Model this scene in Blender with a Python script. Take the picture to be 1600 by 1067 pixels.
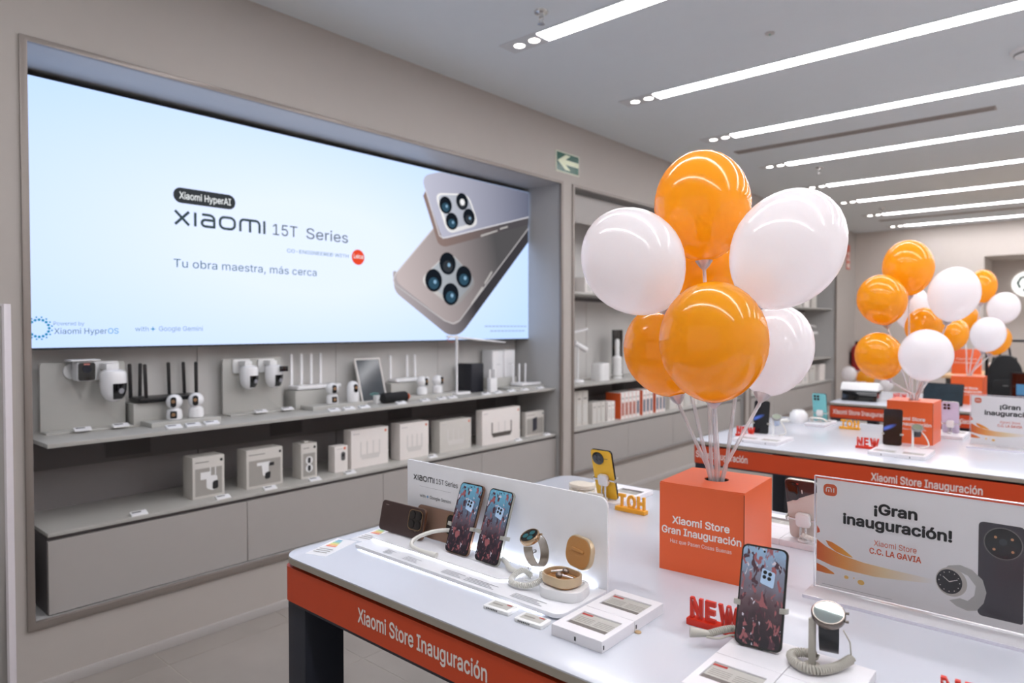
import bpy, bmesh, math, random
from mathutils import Vector, Matrix, Euler
random.seed(7)
PI = math.pi
R = math.radians
scene = bpy.context.scene
for o in list(bpy.data.objects):
    bpy.data.objects.remove(o)
COL = scene.collection

# ------------------------------------------------------------------ camera
cam_d = bpy.data.cameras.new('camera')
cam_d.sensor_width = 36.0
cam_d.lens = 23.76
cam_d.clip_start = 0.02
cam_d.clip_end = 100
cam_d.dof.use_dof = True
cam_d.dof.focus_distance = 1.42
cam_d.dof.aperture_fstop = 3.5
cam = bpy.data.objects.new('camera', cam_d)
cam.location = (0, 0, 1.43)
cam.rotation_euler = (R(90 - 1.22), 0, R(41.0))
COL.objects.link(cam)
scene.camera = cam

# ------------------------------------------------------------------ world, exposure
w = bpy.data.worlds.new('world')
scene.world = w
w.use_nodes = True
w.node_tree.nodes['Background'].inputs[0].default_value = (1.0, 0.985, 0.97, 1)
w.node_tree.nodes['Background'].inputs[1].default_value = 0.6  # even world light, added as front fill through the opening in wall_front
scene.view_settings.view_transform = 'Standard'
scene.view_settings.look = 'None'
scene.view_settings.exposure = 0.0
scene.view_settings.gamma = 1.0
scene.view_settings.use_curve_mapping = False
STRIP = 23.5          # radiance of the ceiling light strips
SCREEN = 1.12        # radiance of the wall screen

# ------------------------------------------------------------------ materials
def lin(c):
    out = []
    for v in c[:3]:
        v = v / 255.0
        out.append(v / 12.92 if v <= 0.04045 else ((v + 0.055) / 1.055) ** 2.4)
    return (out[0], out[1], out[2], 1.0)

MATS = {}
def M(name, rgb=(200, 200, 200), rough=0.5, metal=0.0, noise=0.03, scale=30.0, bump=0.0, coat=0.0,
      emit=0.0, ecol=None, spec=0.5, trans=0.0, sss=0.0, alpha=1.0):
    if name in MATS:
        return MATS[name]
    m = bpy.data.materials.new(name)
    m.use_nodes = True
    nt = m.node_tree
    b = nt.nodes['Principled BSDF']
    c = lin(rgb)
    b.inputs['Roughness'].default_value = rough
    b.inputs['Metallic'].default_value = metal
    b.inputs['Specular IOR Level'].default_value = spec
    b.inputs['Coat Weight'].default_value = coat
    b.inputs['Coat Roughness'].default_value = 0.05
    b.inputs['Transmission Weight'].default_value = trans
    b.inputs['Alpha'].default_value = alpha
    if sss:
        b.inputs['Subsurface Weight'].default_value = sss
        b.inputs['Subsurface Radius'].default_value = (0.05, 0.03, 0.02)
    b.inputs['Base Color'].default_value = c
    tc = nt.nodes.new('ShaderNodeTexCoord')
    nz = nt.nodes.new('ShaderNodeTexNoise')
    nz.inputs['Scale'].default_value = scale
    nz.inputs['Detail'].default_value = 3
    nt.links.new(tc.outputs['Object'], nz.inputs['Vector'])
    if noise:
        rp = nt.nodes.new('ShaderNodeValToRGB')
        rp.color_ramp.elements[0].color = tuple(v * (1 - noise) for v in c[:3]) + (1,)
        rp.color_ramp.elements[1].color = tuple(min(1, v * (1 + noise)) for v in c[:3]) + (1,)
        nt.links.new(nz.outputs['Fac'], rp.inputs['Fac'])
        nt.links.new(rp.outputs['Color'], b.inputs['Base Color'])
    if bump:
        bp_ = nt.nodes.new('ShaderNodeBump')
        bp_.inputs['Strength'].default_value = bump
        bp_.inputs['Distance'].default_value = 0.002
        nt.links.new(nz.outputs['Fac'], bp_.inputs['Height'])
        nt.links.new(bp_.outputs['Normal'], b.inputs['Normal'])
    if emit:
        b.inputs['Emission Color'].default_value = lin(ecol or rgb)
        b.inputs['Emission Strength'].default_value = emit
    MATS[name] = m
    return m

def clear_mat(name, rgb, body=0.05, edge=0.0, rough=0.05, ior=1.4):
    """thin clear plastic: see-through, a trace of body colour (more at grazing edges) and a glossy skin"""
    m = bpy.data.materials.new(name)
    m.use_nodes = True
    nt = m.node_tree
    nt.nodes.clear()
    out = nt.nodes.new('ShaderNodeOutputMaterial')
    tr = nt.nodes.new('ShaderNodeBsdfTransparent')
    pb = nt.nodes.new('ShaderNodeBsdfDiffuse')
    pb.inputs['Color'].default_value = lin(rgb)
    gl = nt.nodes.new('ShaderNodeBsdfGlossy')
    gl.inputs['Roughness'].default_value = rough
    fr = nt.nodes.new('ShaderNodeLayerWeight')
    fr.inputs['Blend'].default_value = 0.3
    mp = nt.nodes.new('ShaderNodeMapRange')
    mp.inputs['To Min'].default_value = body
    mp.inputs['To Max'].default_value = min(1.0, body + edge)
    fn = nt.nodes.new('ShaderNodeFresnel')
    fn.inputs['IOR'].default_value = ior
    mx = nt.nodes.new('ShaderNodeMixShader')
    m2 = nt.nodes.new('ShaderNodeMixShader')
    nt.links.new(fr.outputs['Facing'], mp.inputs['Value'])
    nt.links.new(mp.outputs['Result'], mx.inputs[0])
    nt.links.new(tr.outputs[0], mx.inputs[1])
    nt.links.new(pb.outputs[0], mx.inputs[2])
    nt.links.new(fn.outputs[0], m2.inputs[0])
    nt.links.new(mx.outputs[0], m2.inputs[1])
    nt.links.new(gl.outputs[0], m2.inputs[2])
    nt.links.new(m2.outputs[0], out.inputs[0])
    MATS[name] = m
    return m

def glow(name, rgb, strength):
    if name in MATS:
        return MATS[name]
    m = bpy.data.materials.new(name)
    m.use_nodes = True
    nt = m.node_tree
    nt.nodes.clear()
    out = nt.nodes.new('ShaderNodeOutputMaterial')
    e = nt.nodes.new('ShaderNodeEmission')
    e.inputs[0].default_value = lin(rgb)
    e.inputs[1].default_value = strength
    nt.links.new(e.outputs[0], out.inputs[0])
    MATS[name] = m
    return m

def balloon_mat(name, rgb, glowthru):
    m = M(name, rgb, rough=0.17, coat=0.8, noise=0.02, scale=6, spec=0.5)
    nt = m.node_tree
    b = nt.nodes['Principled BSDF']
    out = nt.nodes['Material Output']
    tl = nt.nodes.new('ShaderNodeBsdfTranslucent')
    tl.inputs[0].default_value = lin(rgb)
    mx = nt.nodes.new('ShaderNodeMixShader')
    mx.inputs[0].default_value = glowthru
    nt.links.new(b.outputs[0], mx.inputs[1])
    nt.links.new(tl.outputs[0], mx.inputs[2])
    nt.links.new(mx.outputs[0], out.inputs[0])
    return m

def wallpaper_mat(name, seed, stops, strength):
    """a lit phone wallpaper: vertical gradient with scattered petals"""
    m = bpy.data.materials.new(name)
    m.use_nodes = True
    nt = m.node_tree
    b = nt.nodes['Principled BSDF']
    tc = nt.nodes.new('ShaderNodeTexCoord')
    sp = nt.nodes.new('ShaderNodeSeparateXYZ')
    nt.links.new(tc.outputs['Object'], sp.inputs[0])
    mr = nt.nodes.new('ShaderNodeMapRange')
    mr.inputs['From Min'].default_value = 0.0
    mr.inputs['From Max'].default_value = 0.162
    nt.links.new(sp.outputs['Z'], mr.inputs['Value'])
    nz0 = nt.nodes.new('ShaderNodeTexNoise')
    nz0.inputs['Scale'].default_value = 26
    ad = nt.nodes.new('ShaderNodeMath'); ad.operation = 'MULTIPLY_ADD'
    ad.inputs[1].default_value = 0.35
    nt.links.new(tc.outputs['Object'], nz0.inputs['Vector'])
    nt.links.new(nz0.outputs['Fac'], ad.inputs[0])
    sb = nt.nodes.new('ShaderNodeMath'); sb.operation = 'SUBTRACT'
    sb.inputs[1].default_value = 0.17
    nt.links.new(mr.outputs[0], ad.inputs[2])
    nt.links.new(ad.outputs[0], sb.inputs[0])
    rp = nt.nodes.new('ShaderNodeValToRGB')
    els = rp.color_ramp.elements
    els[0].position = stops[0][0]; els[0].color = lin(stops[0][1])
    els[1].position = stops[-1][0]; els[1].color = lin(stops[-1][1])
    for p, c in stops[1:-1]:
        e = els.new(p); e.color = lin(c)
    nt.links.new(sb.outputs[0], rp.inputs['Fac'])
    mapn = nt.nodes.new('ShaderNodeMapping')
    mapn.inputs['Location'].default_value = (seed, seed * 0.7, seed * 1.3)
    mapn.inputs['Rotation'].default_value = (0, 0.6, 0)
    mapn.inputs['Scale'].default_value = (1.0, 1.0, 0.55)
    nt.links.new(tc.outputs['Object'], mapn.inputs[0])
    prev = rp.outputs['Color']
    for k, (sc, lo, hi, c) in enumerate(((90, .56, .60, (76, 46, 58)), (120, .65, .68, (214, 204, 220)), (100, .585, .63, (158, 92, 98)))):
        nz = nt.nodes.new('ShaderNodeTexNoise'); nz.inputs['Scale'].default_value = sc; nz.inputs['Detail'].default_value = 2
        nz.inputs['Distortion'].default_value = 0.6
        mp2 = nt.nodes.new('ShaderNodeMapping'); mp2.inputs['Location'].default_value = (k * 3.1, k * 1.7, 0)
        nt.links.new(mapn.outputs[0], mp2.inputs[0]); nt.links.new(mp2.outputs[0], nz.inputs['Vector'])
        r2 = nt.nodes.new('ShaderNodeMapRange'); r2.inputs['From Min'].default_value = lo; r2.inputs['From Max'].default_value = hi
        nt.links.new(nz.outputs['Fac'], r2.inputs['Value'])
        mx = nt.nodes.new('ShaderNodeMixRGB'); mx.inputs['Color2'].default_value = lin(c)
        nt.links.new(r2.outputs[0], mx.inputs['Fac']); nt.links.new(prev, mx.inputs['Color1'])
        prev = mx.outputs[0]
    b.inputs['Base Color'].default_value = (0.01, 0.01, 0.012, 1)
    b.inputs['Roughness'].default_value = 0.08
    nt.links.new(prev, b.inputs['Emission Color'])
    b.inputs['Emission Strength'].default_value = strength
    MATS[name] = m
    return m

WALL = M('wall_paint', (175, 168, 162), .75, noise=.02, scale=14, bump=.05)
CEIL = M('ceiling_paint', (220, 226, 230), .85, noise=.015, scale=9, bump=.03)
FRAME = M('metal_trim', (140, 131, 125), .38, metal=.35, noise=.03, scale=60)
CAB = M('cabinet_lacquer', (166, 161, 157), .5, noise=.015, scale=18)
CABTOP = M('shelf_lacquer', (178, 176, 171), .35, noise=.015, scale=18)
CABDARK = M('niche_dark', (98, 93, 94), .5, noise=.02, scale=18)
NICHE = M('niche_panel', (182, 181, 180), .4, noise=.02, scale=10)
SLOT = M('slot_black', (14, 14, 16), .5)
WHITE = M('white_plastic', (232, 232, 232), .35)
WHITE2 = M('white_gloss', (238, 238, 240), .15, coat=.4)
GREYP = M('grey_plastic', (184, 183, 178), .5)
BLACK = M('black_plastic', (16, 16, 18), .35)
BLACKG = M('black_glass', (8, 9, 12), .06, coat=.6, noise=0)
CHROME = M('chrome', (210, 208, 205), .18, metal=1.0)
STEEL = M('brushed_steel', (176, 166, 154), .32, metal=1.0, noise=.1, scale=400)
GOLDST = M('champagne_metal', (196, 170, 140), .22, metal=1.0)
TTOP = M('table_white', (198, 201, 210), .22, noise=.008, scale=5, coat=.15)
TEDGE = M('table_edge', (160, 152, 140), .5)
ORANGE = M('orange_vinyl', (206, 72, 32), .45, noise=.02, scale=8)
ORANGEBOX = M('orange_card', (230, 98, 46), .38, noise=.02, scale=8)
NAVY = M('dark_navy_metal', (40, 43, 54), .45)
LETTER = M('white_lettering', (236, 228, 224), .6)
INK = M('black_ink', (26, 26, 28), .6)
OINK = M('orange_ink', (214, 92, 52), .6)
REDP = M('red_plastic', (214, 46, 22), .35)
YELP = M('yellow_plastic', (240, 170, 40), .35)
CABLE = M('white_cable', (224, 222, 216), .4)
CABLEG = M('grey_cable', (188, 184, 174), .45)
CLEAR = clear_mat('clear_acrylic', (240, 238, 246), .03, .25)
STRAW = clear_mat('clear_straw', (248, 244, 248), .34, .6)
SHEET = clear_mat('acrylic_sheet', (240, 240, 246), .006, .03, ior=1.12)
B_OR = balloon_mat('orange_latex', (255, 192, 40), .55)
B_WH = balloon_mat('white_latex', (252, 250, 252), .55)
PAPER = M('paper', (226, 226, 230), .6)
CARD = M('box_card', (206, 202, 196), .6, noise=.02)
CARDW = M('box_white', (232, 226, 222), .55, noise=.02)
ART = M('box_print_grey', (160, 156, 150), .6)
EINK = M('e_paper', (186, 184, 178), .35, noise=.06, scale=90)
EINKD = M('e_paper_dark', (104, 98, 94), .35, noise=.3, scale=160)
PLATW = M('platform_white', (228, 226, 230), .3)
PAD = M('clamp_grey', (172, 170, 162), .35)

# ------------------------------------------------------------------ mesh helpers
def rrect(w, h, r, n=5, cx=0.0, cy=0.0):
    """rounded rectangle; r is one radius or four (bl, br, tr, tl)"""
    rs = r if isinstance(r, (tuple, list)) else (r,) * 4
    pts = []
    for (sx, sy, a0, rr) in ((-1, -1, PI, rs[0]), (1, -1, 1.5 * PI, rs[1]), (1, 1, 0, rs[2]), (-1, 1, .5 * PI, rs[3])):
        ox, oy = cx + sx * (w / 2 - rr), cy + sy * (h / 2 - rr)
        if rr < 1e-6:
            pts.append((ox, oy)); continue
        for i in range(n + 1):
            a = a0 + .5 * PI * i / n
            pts.append((ox + rr * math.cos(a), oy + rr * math.sin(a)))
    return pts

def circle(r, n=24, cx=0.0, cy=0.0):
    return [(cx + r * math.cos(2 * PI * i / n), cy + r * math.sin(2 * PI * i / n)) for i in range(n)]

def rect(x0, x1, y0, y1):
    return [(x0, y0), (x1, y0), (x1, y1), (x0, y1)]

def P3(plane, u, v, t):
    if plane == 'xy': return (u, v, t)
    if plane == 'xz': return (u, t, v)
    return (t, u, v)      # 'yz'

class MB:
    def __init__(s):
        s.v = []; s.f = []
    def add(s, vs, fs):
        o = len(s.v)
        s.v += [tuple(p) for p in vs]
        s.f += [tuple(i + o for i in f) for f in fs]
        return s
    def box(s, x0, x1, y0, y1, z0, z1):
        return s.add([(x0, y0, z0), (x1, y0, z0), (x1, y1, z0), (x0, y1, z0), (x0, y0, z1), (x1, y0, z1), (x1, y1, z1), (x0, y1, z1)],
                     [(0, 3, 2, 1), (4, 5, 6, 7), (0, 1, 5, 4), (1, 2, 6, 5), (2, 3, 7, 6), (3, 0, 4, 7)])
    def prism(s, poly, plane, t0, t1, inset=0.0):
        n = len(poly)
        vs = [P3(plane, u, v, t0) for u, v in poly] + [P3(plane, u, v, t1) for u, v in poly]
        fs = [tuple(range(n - 1, -1, -1)), tuple(range(n, 2 * n))]
        fs += [(i, (i + 1) % n, n + (i + 1) % n, n + i) for i in range(n)]
        return s.add(vs, fs)
    def frame(s, outer, inner, plane, t0, t1):
        n = len(outer)
        vs = [P3(plane, u, v, t0) for u, v in outer] + [P3(plane, u, v, t0) for u, v in inner]
        vs += [P3(plane, u, v, t1) for u, v in outer] + [P3(plane, u, v, t1) for u, v in inner]
        fs = []
        for i in range(n):
            j = (i + 1) % n
            fs += [(i, j, n + j, n + i), (2 * n + i, 3 * n + i, 3 * n + j, 2 * n + j), (i, 2 * n + i, 2 * n + j, j), (n + i, n + j, 3 * n + j, 3 * n + i)]
        return s.add(vs, fs)
    def lathe(s, prof, n=24, axis=(0, 0, 1), org=(0, 0, 0)):
        ax = Vector(axis).normalized()
        q = Vector((0, 0, 1)).rotation_difference(ax)
        o = Vector(org)
        vs = []; fs = []
        rings = []
        for r, z in prof:
            if r < 1e-6:
                vs.append(o + q @ Vector((0, 0, z))); rings.append([len(vs) - 1])
            else:
                st = len(vs)
                for i in range(n):
                    a = 2 * PI * i / n
                    vs.append(o + q @ Vector((r * math.cos(a), r * math.sin(a), z)))
                rings.append(list(range(st, st + n)))
        for a, b in zip(rings, rings[1:]):
            if len(a) == 1 and len(b) == 1: continue
            for i in range(n):
                j = (i + 1) % n
                if len(a) == 1: fs.append((a[0], b[i], b[j]))
                elif len(b) == 1: fs.append((a[i], a[j], b[0]))
                else: fs.append((a[i], a[j], b[j], b[i]))
        if len(rings[0]) > 1: fs.append(tuple(reversed(rings[0])))
        if len(rings[-1]) > 1: fs.append(tuple(rings[-1]))
        return s.add(vs, fs)
    def cyl(s, p0, p1, r, n=12, r1=None):
        p0 = Vector(p0); p1 = Vector(p1); L = (p1 - p0).length
        return s.lathe([(r, 0), (r if r1 is None else r1, L)], n, p1 - p0, p0)
    def tube(s, pts, r, n=8, closed=False):
        pts = [Vector(p) for p in pts]
        N = len(pts); vs = []; fs = []
        rr = r if isinstance(r, (list, tuple)) else [r] * N
        t = (pts[1] - pts[0]).normalized()
        up = Vector((0, 0, 1)) if abs(t.z) < .9 else Vector((1, 0, 0))
        nrm = t.cross(up).normalized()
        for i, p in enumerate(pts):
            if closed: t2 = (pts[(i + 1) % N] - pts[i - 1]).normalized()
            else: t2 = (pts[min(i + 1, N - 1)] - pts[max(i - 1, 0)]).normalized()
            nrm = (nrm - t2 * nrm.dot(t2)).normalized()
            bn = t2.cross(nrm)
            for k in range(n):
                a = 2 * PI * k / n
                vs.append(p + rr[i] * (nrm * math.cos(a) + bn * math.sin(a)))
        for i in range(N if closed else N - 1):
            a = i * n; b = ((i + 1) % N) * n
            for k in range(n):
                fs.append((a + k, a + (k + 1) % n, b + (k + 1) % n, b + k))
        if not closed:
            fs.append(tuple(range(n - 1, -1, -1))); fs.append(tuple((N - 1) * n + k for k in range(n)))
        return s.add(vs, fs)
    def ball(s, c, r, n=20, sz=None):
        sz = sz or (1, 1, 1)
        m = n // 2
        vs = []; fs = []
        start = len(s.v)
        prof = [(r * math.sin(PI * i / m), -r * math.cos(PI * i / m)) for i in range(m + 1)]
        prof[0] = (0, -r); prof[-1] = (0, r)
        s.lathe(prof, n, (0, 0, 1), (0, 0, 0))
        for i in range(start, len(s.v)):
            x, y, z = s.v[i]
            s.v[i] = (c[0] + x * sz[0], c[1] + y * sz[1], c[2] + z * sz[2])
        return s
    def xf(s, mat, start=0):
        for i in range(start, len(s.v)):
            s.v[i] = tuple(mat @ Vector(s.v[i]))
        return s
    def build(s, name, mat, parent=None, bevel=0.0, seg=2, smooth=None, loc=None, rot=None, kind=None, label=None):
        bm = bmesh.new()
        bv = [bm.verts.new(p) for p in s.v]
        for f in s.f:
            try: bm.faces.new([bv[i] for i in f])
            except ValueError: pass
        bmesh.ops.remove_doubles(bm, verts=bm.verts, dist=1e-6)
        bmesh.ops.recalc_face_normals(bm, faces=bm.faces)
        if bevel:
            ed = [e for e in bm.edges if len(e.link_faces) == 2 and e.calc_face_angle(0) > R(35)]
            bmesh.ops.bevel(bm, geom=ed, offset=bevel, segments=seg, profile=.6, affect='EDGES', clamp_overlap=True)
        me = bpy.data.meshes.new(name)
        bm.to_mesh(me); bm.free()
        if mat: me.materials.append(mat)
        if smooth is None or smooth:
            for p in me.polygons: p.use_smooth = True
            try: me.set_sharp_from_angle(angle=R(38))
            except Exception: pass
        o = bpy.data.objects.new(name, me)
        COL.objects.link(o)
        if parent: o.parent = parent
        if loc: o.location = loc
        if rot: o.rotation_euler = rot
        if kind: o['kind'] = kind
        if label: o['label'] = label
        return o

def tag(o, label, cat, group=None):
    o['label'] = label; o['category'] = cat
    if group: o['group'] = group
    return o

def thing(name, label, cat, loc=(0, 0, 0), rz=0.0, group=None, rot=None):
    o = bpy.data.objects.new(name, None)
    o.empty_display_size = .05
    COL.objects.link(o)
    o.location = loc
    o.rotation_euler = rot if rot else (0, 0, rz)
    return tag(o, label, cat, group)

def dup(root, loc, rz=None, label=None, group=None, rot=None):
    r = root.copy(); COL.objects.link(r); r.location = loc
    if rz is not None: r.rotation_euler = (0, 0, rz)
    if rot is not None: r.rotation_euler = rot
    if label: r['label'] = label
    if group: r['group'] = group
    for ch in list(root.children):
        c = ch.copy(); COL.objects.link(c); c.parent = r
        for g in list(ch.children):
            d = g.copy(); COL.objects.link(d); d.parent = c
    return r

def struct(o):
    o['kind'] = 'structure'
    return o

# ------------------------------------------------------------------ lettering
import os
TMP = bpy.data.scenes.new('lettering_workshop')   # scratch scene for turning letters into meshes, removed at the end
FONT = None
try:                                          # the sans-serif that ships with Blender; its built-in font otherwise
    FONT = bpy.data.fonts.load(os.path.join(bpy.utils.resource_path('LOCAL'), 'datafiles', 'fonts', 'Inter.woff2'))
except Exception:
    FONT = None
def glyph_mesh(txt, bold=0.0, extrude=0.0, space=1.0):
    cu = bpy.data.curves.new('t', 'FONT')
    if FONT: cu.font = FONT
    cu.body = txt; cu.size = 1.0; cu.offset = bold; cu.extrude = extrude; cu.resolution_u = 3; cu.space_character = space
    ob = bpy.data.objects.new('t', cu)
    TMP.collection.objects.link(ob)
    TMP.view_layers[0].update()
    dg = TMP.view_layers[0].depsgraph
    me = ob.evaluated_get(dg).to_mesh()
    vs = [tuple(v.co) for v in me.vertices]
    fs = [tuple(p.vertices) for p in me.polygons]
    ob.evaluated_get(dg).to_mesh_clear()
    bpy.data.objects.remove(ob); bpy.data.curves.remove(cu)
    return vs, fs

FRAMES = {  # u, v, outward normal
    'front': (Vector((1, 0, 0)), Vector((0, 0, 1)), Vector((0, -1, 0))),
    'back': (Vector((-1, 0, 0)), Vector((0, 0, 1)), Vector((0, 1, 0))),
    'wall': (Vector((0, 1, 0)), Vector((0, 0, 1)), Vector((1, 0, 0))),
    'left': (Vector((0, -1, 0)), Vector((0, 0, 1)), Vector((-1, 0, 0))),
    'flat': (Vector((1, 0, 0)), Vector((0, 1, 0)), Vector((0, 0, 1))),
}
CAP = .729   # cap height of the built-in font at size 1 (measured below)
_v, _ = glyph_mesh('E'); CAP = max(p[1] for p in _v)

def text(txt, org, frame, cap, mat, parent, width=None, name='lettering', bold=0.0, align='L', depth=0.0006, label=None, space=1.0):
    """flat lettering: org is the baseline start (or centre), cap the capital height in metres"""
    vs, fs = glyph_mesh(txt, 0.0, 0.0, space)
    x0 = min(p[0] for p in vs); x1 = max(p[0] for p in vs)
    sy = cap / CAP
    sx = (width / (x1 - x0)) if width else sy
    u, v, n = FRAMES[frame]
    sh = {'L': 0, 'C': .5, 'R': 1}[align] * (x1 - x0)
    o = Vector(org) + n * depth
    mb = MB()
    sh6 = [(0, 0)] + ([(bold * math.cos(PI * i / 4), bold * math.sin(PI * i / 4)) for i in range(8)] if bold else [])
    for k, (bx, by) in enumerate(sh6):         # heavier weight: the outline thickened by shifted copies
        ok = o + n * (k * 4e-6)
        mb.add([ok + u * ((p[0] - x0 - sh + bx) * sx) + v * ((p[1] + by) * sy) for p in vs], fs)
    return mb.build(name, mat, parent, smooth=False, label=label)

def strokes(lines, wd, org, frame, mat, parent, su=1.0, sv=1.0, depth=.0006, name='lettering'):
    """flat stroked lines (u, v) with round joins"""
    u, v, n = FRAMES[frame]
    o = Vector(org) + n * depth
    mb = MB()
    k = 0
    for ln in lines:
        for a, b in zip(ln, ln[1:]):
            A = Vector((a[0] * su, a[1] * sv)); B = Vector((b[0] * su, b[1] * sv))
            d = (B - A)
            if d.length < 1e-7: continue
            d = d.normalized() * (wd * .5); p = Vector((-d.y, d.x))
            oo = o + n * (k * 2e-6); k += 1
            mb.add([oo + u * q.x + v * q.y for q in (A - p, B - p, B + p, A + p)], [(0, 1, 2, 3)])
        for a in ln[1:-1]:
            oo = o + n * (k * 2e-6); k += 1
            mb.add([oo + u * (a[0] * su + x) + v * (a[1] * sv + y) for x, y in circle(wd * .5, 10)], [tuple(range(10))])
    return mb.build(name, mat, parent, smooth=False)

def wordmark(org, frame, w, h, mat, parent):
    """wide stroked capitals and small letters of the wordmark on the screen and the stand"""
    def arc(cx, cy, rx, ry, a0, a1, n=6):
        return [(cx + rx * math.cos(R(a0 + (a1 - a0) * i / n)), cy + ry * math.sin(R(a0 + (a1 - a0) * i / n))) for i in range(n + 1)]
    s = .19
    L = []
    x = .08
    L.append([[(x, .02), (x + .85, .98)], [(x, .98), (x + .85, .02)]]); x += 1.23
    L.append([[(x, 0), (x, 1)]]); x += .38
    L.append([[(x + .05, .92)] + [(x + .5, .92)] + arc(x + .5, .62, .32, .3, 90, 0) + [(x + .82, 0)],
              [(x + .82, .55), (x + .25, .55)] + arc(x + .25, .315, .22, .235, 90, 270) + [(x + .82, .08)]]); x += 1.2
    L.append([arc(x + .32, .6, .32, .32, 90, 180) + arc(x + .32, .4, .32, .32, 180, 270) + arc(x + .66, .4, .32, .32, 270, 360) + arc(x + .66, .6, .32, .32, 0, 90) + [(x + .32, .92)]]); x += 1.36
    L.append([[(x, 0)] + arc(x + .25, .62, .25, .3, 180, 90) + arc(x + 1.1, .62, .25, .3, 90, 0) + [(x + 1.35, 0)], [(x + .675, .92), (x + .675, 0)]]); x += 1.7
    L.append([[(x, 0), (x, 1)]]); x += .08
    for ln in L:
        strokes(ln, s * h, org, frame, mat, parent, su=w / x, sv=h, name='letter')

def decal(poly, org, frame, mat, parent, name='print', depth=.0006, label=None, thick=0.0):
    u, v, n = FRAMES[frame]
    o = Vector(org) + n * depth
    return MB().add([o + u * a + v * b for a, b in poly], [tuple(range(len(poly)))]).build(name, mat, parent, smooth=False, label=label)

def smoothpath(pts, n=8):
    """Catmull-Rom through the points"""
    pts = [Vector(p) for p in pts]
    out = []
    for i in range(len(pts) - 1):
        p0 = pts[max(i - 1, 0)]; p1 = pts[i]; p2 = pts[i + 1]; p3 = pts[min(i + 2, len(pts) - 1)]
        for k in range(n):
            t = k / n
            out.append(.5 * ((2 * p1) + (p2 - p0) * t + (2 * p0 - 5 * p1 + 4 * p2 - p3) * t * t + (3 * p1 - p0 - 3 * p2 + p3) * t ** 3))
    out.append(pts[-1])
    return out

def coil(pts, rad, wire, turns, n=8, per=10):
    """a coiled cord wound around a smooth path"""
    path = smoothpath(pts, 12)
    L = [0]
    for a, b in zip(path, path[1:]): L.append(L[-1] + (b - a).length)
    out = []
    tot = turns * per
    t = (path[1] - path[0]).normalized()
    up = Vector((0, 0, 1)) if abs(t.z) < .9 else Vector((1, 0, 0))
    nrm = t.cross(up).normalized()
    j = 0
    for i in range(tot + 1):
        s = L[-1] * i / tot
        while j < len(L) - 2 and L[j + 1] < s: j += 1
        f = (s - L[j]) / max(1e-9, L[j + 1] - L[j])
        p = path[j].lerp(path[j + 1], f)
        t2 = (path[j + 1] - path[j]).normalized()
        nrm = (nrm - t2 * nrm.dot(t2)).normalized(); bn = t2.cross(nrm)
        a = 2 * PI * i / per
        out.append(p + rad * (nrm * math.cos(a) + bn * math.sin(a)))
    return MB().tube(out, wire, 5)

# ================================================================== THE ROOM
WX, CZ, YB, YF, XR = -3.117, 3.005, 12.4, -2.3, 2.8
NB = -3.58                                   # back of the wall niches
NICHES = [(.725, 4.175), (4.295, 7.745), (7.865, 11.315)]
NZ0, NZ1 = .25, 2.545

# floor slab with separate tiles
def floor_mat(name, rgb, rough):
    m = M(name, rgb, rough, noise=0, spec=.4)
    nt = m.node_tree; b = nt.nodes['Principled BSDF']
    oi = nt.nodes.new('ShaderNodeObjectInfo')
    geo = nt.nodes.new('ShaderNodeNewGeometry')
    n1 = nt.nodes.new('ShaderNodeTexNoise'); n1.inputs['Scale'].default_value = 3.0; n1.inputs['Detail'].default_value = 6
    nt.links.new(geo.outputs['Position'], n1.inputs['Vector'])
    ad = nt.nodes.new('ShaderNodeMath'); ad.operation = 'MULTIPLY_ADD'; ad.inputs[1].default_value = .25
    nt.links.new(oi.outputs['Random'], ad.inputs[0]); nt.links.new(n1.outputs['Fac'], ad.inputs[2])
    rp = nt.nodes.new('ShaderNodeValToRGB'); c = lin(rgb)
    rp.color_ramp.elements[0].position = .3; rp.color_ramp.elements[1].position = .9
    rp.color_ramp.elements[0].color = tuple(v * .86 for v in c[:3]) + (1,)
    rp.color_ramp.elements[1].color = tuple(v * 1.12 for v in c[:3]) + (1,)
    nt.links.new(ad.outputs[0], rp.inputs['Fac']); nt.links.new(rp.outputs['Color'], b.inputs['Base Color'])
    return m
TILE = floor_mat('stone_tile', (150, 143, 137), .38)
GROUT = M('grout', (184, 176, 168), .8, scale=80)
floor = struct(MB().box(WX, XR, YF, YB + 1.0, -.06, -.0015).build('floor', GROUT))
unit = None
xs = [WX] + [-2.953 + .575 * k for k in range(20) if -2.953 + .575 * k < XR - .05] + [XR]
ys = [YF] + [1.183 + .575 * k for k in range(-8, 30) if YF + .05 < 1.183 + .575 * k < YB - .05] + [YB]
for i in range(len(xs) - 1):
    for j in range(len(ys) - 1):
        if unit is None:
            unit = MB().box(-.5, .5, -.5, .5, -.006, 0).build('tile', TILE, floor, smooth=False)
            t = unit
        else:
            t = unit.copy(); COL.objects.link(t); t.parent = floor
        t.location = ((xs[i] + xs[i + 1]) / 2, (ys[j] + ys[j + 1]) / 2, 0)
        t.scale = (xs[i + 1] - xs[i] - .004, ys[j + 1] - ys[j] - .004, 1)

ceiling = struct(MB().box(WX - .6, XR + .2, YF - .2, YB + 1.2, CZ, CZ + .1).build('ceiling', CEIL))

mb = MB()
mb.box(WX - .6, WX, YF, YB, 0, NZ0).box(WX - .6, WX, YF, YB, NZ1, CZ)
edges = [YF] + [v for n in NICHES for v in n] + [YB]
for a, b in zip(edges[::2], edges[1::2]):
    mb.box(WX - .6, WX, a, b, NZ0, NZ1)
struct(mb.build('wall_left', WALL, smooth=False))
struct(MB().box(XR, XR + .15, YF, YB, 0, CZ).build('wall_right', M('right_wall', (222, 219, 216), .7), smooth=False))
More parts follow.
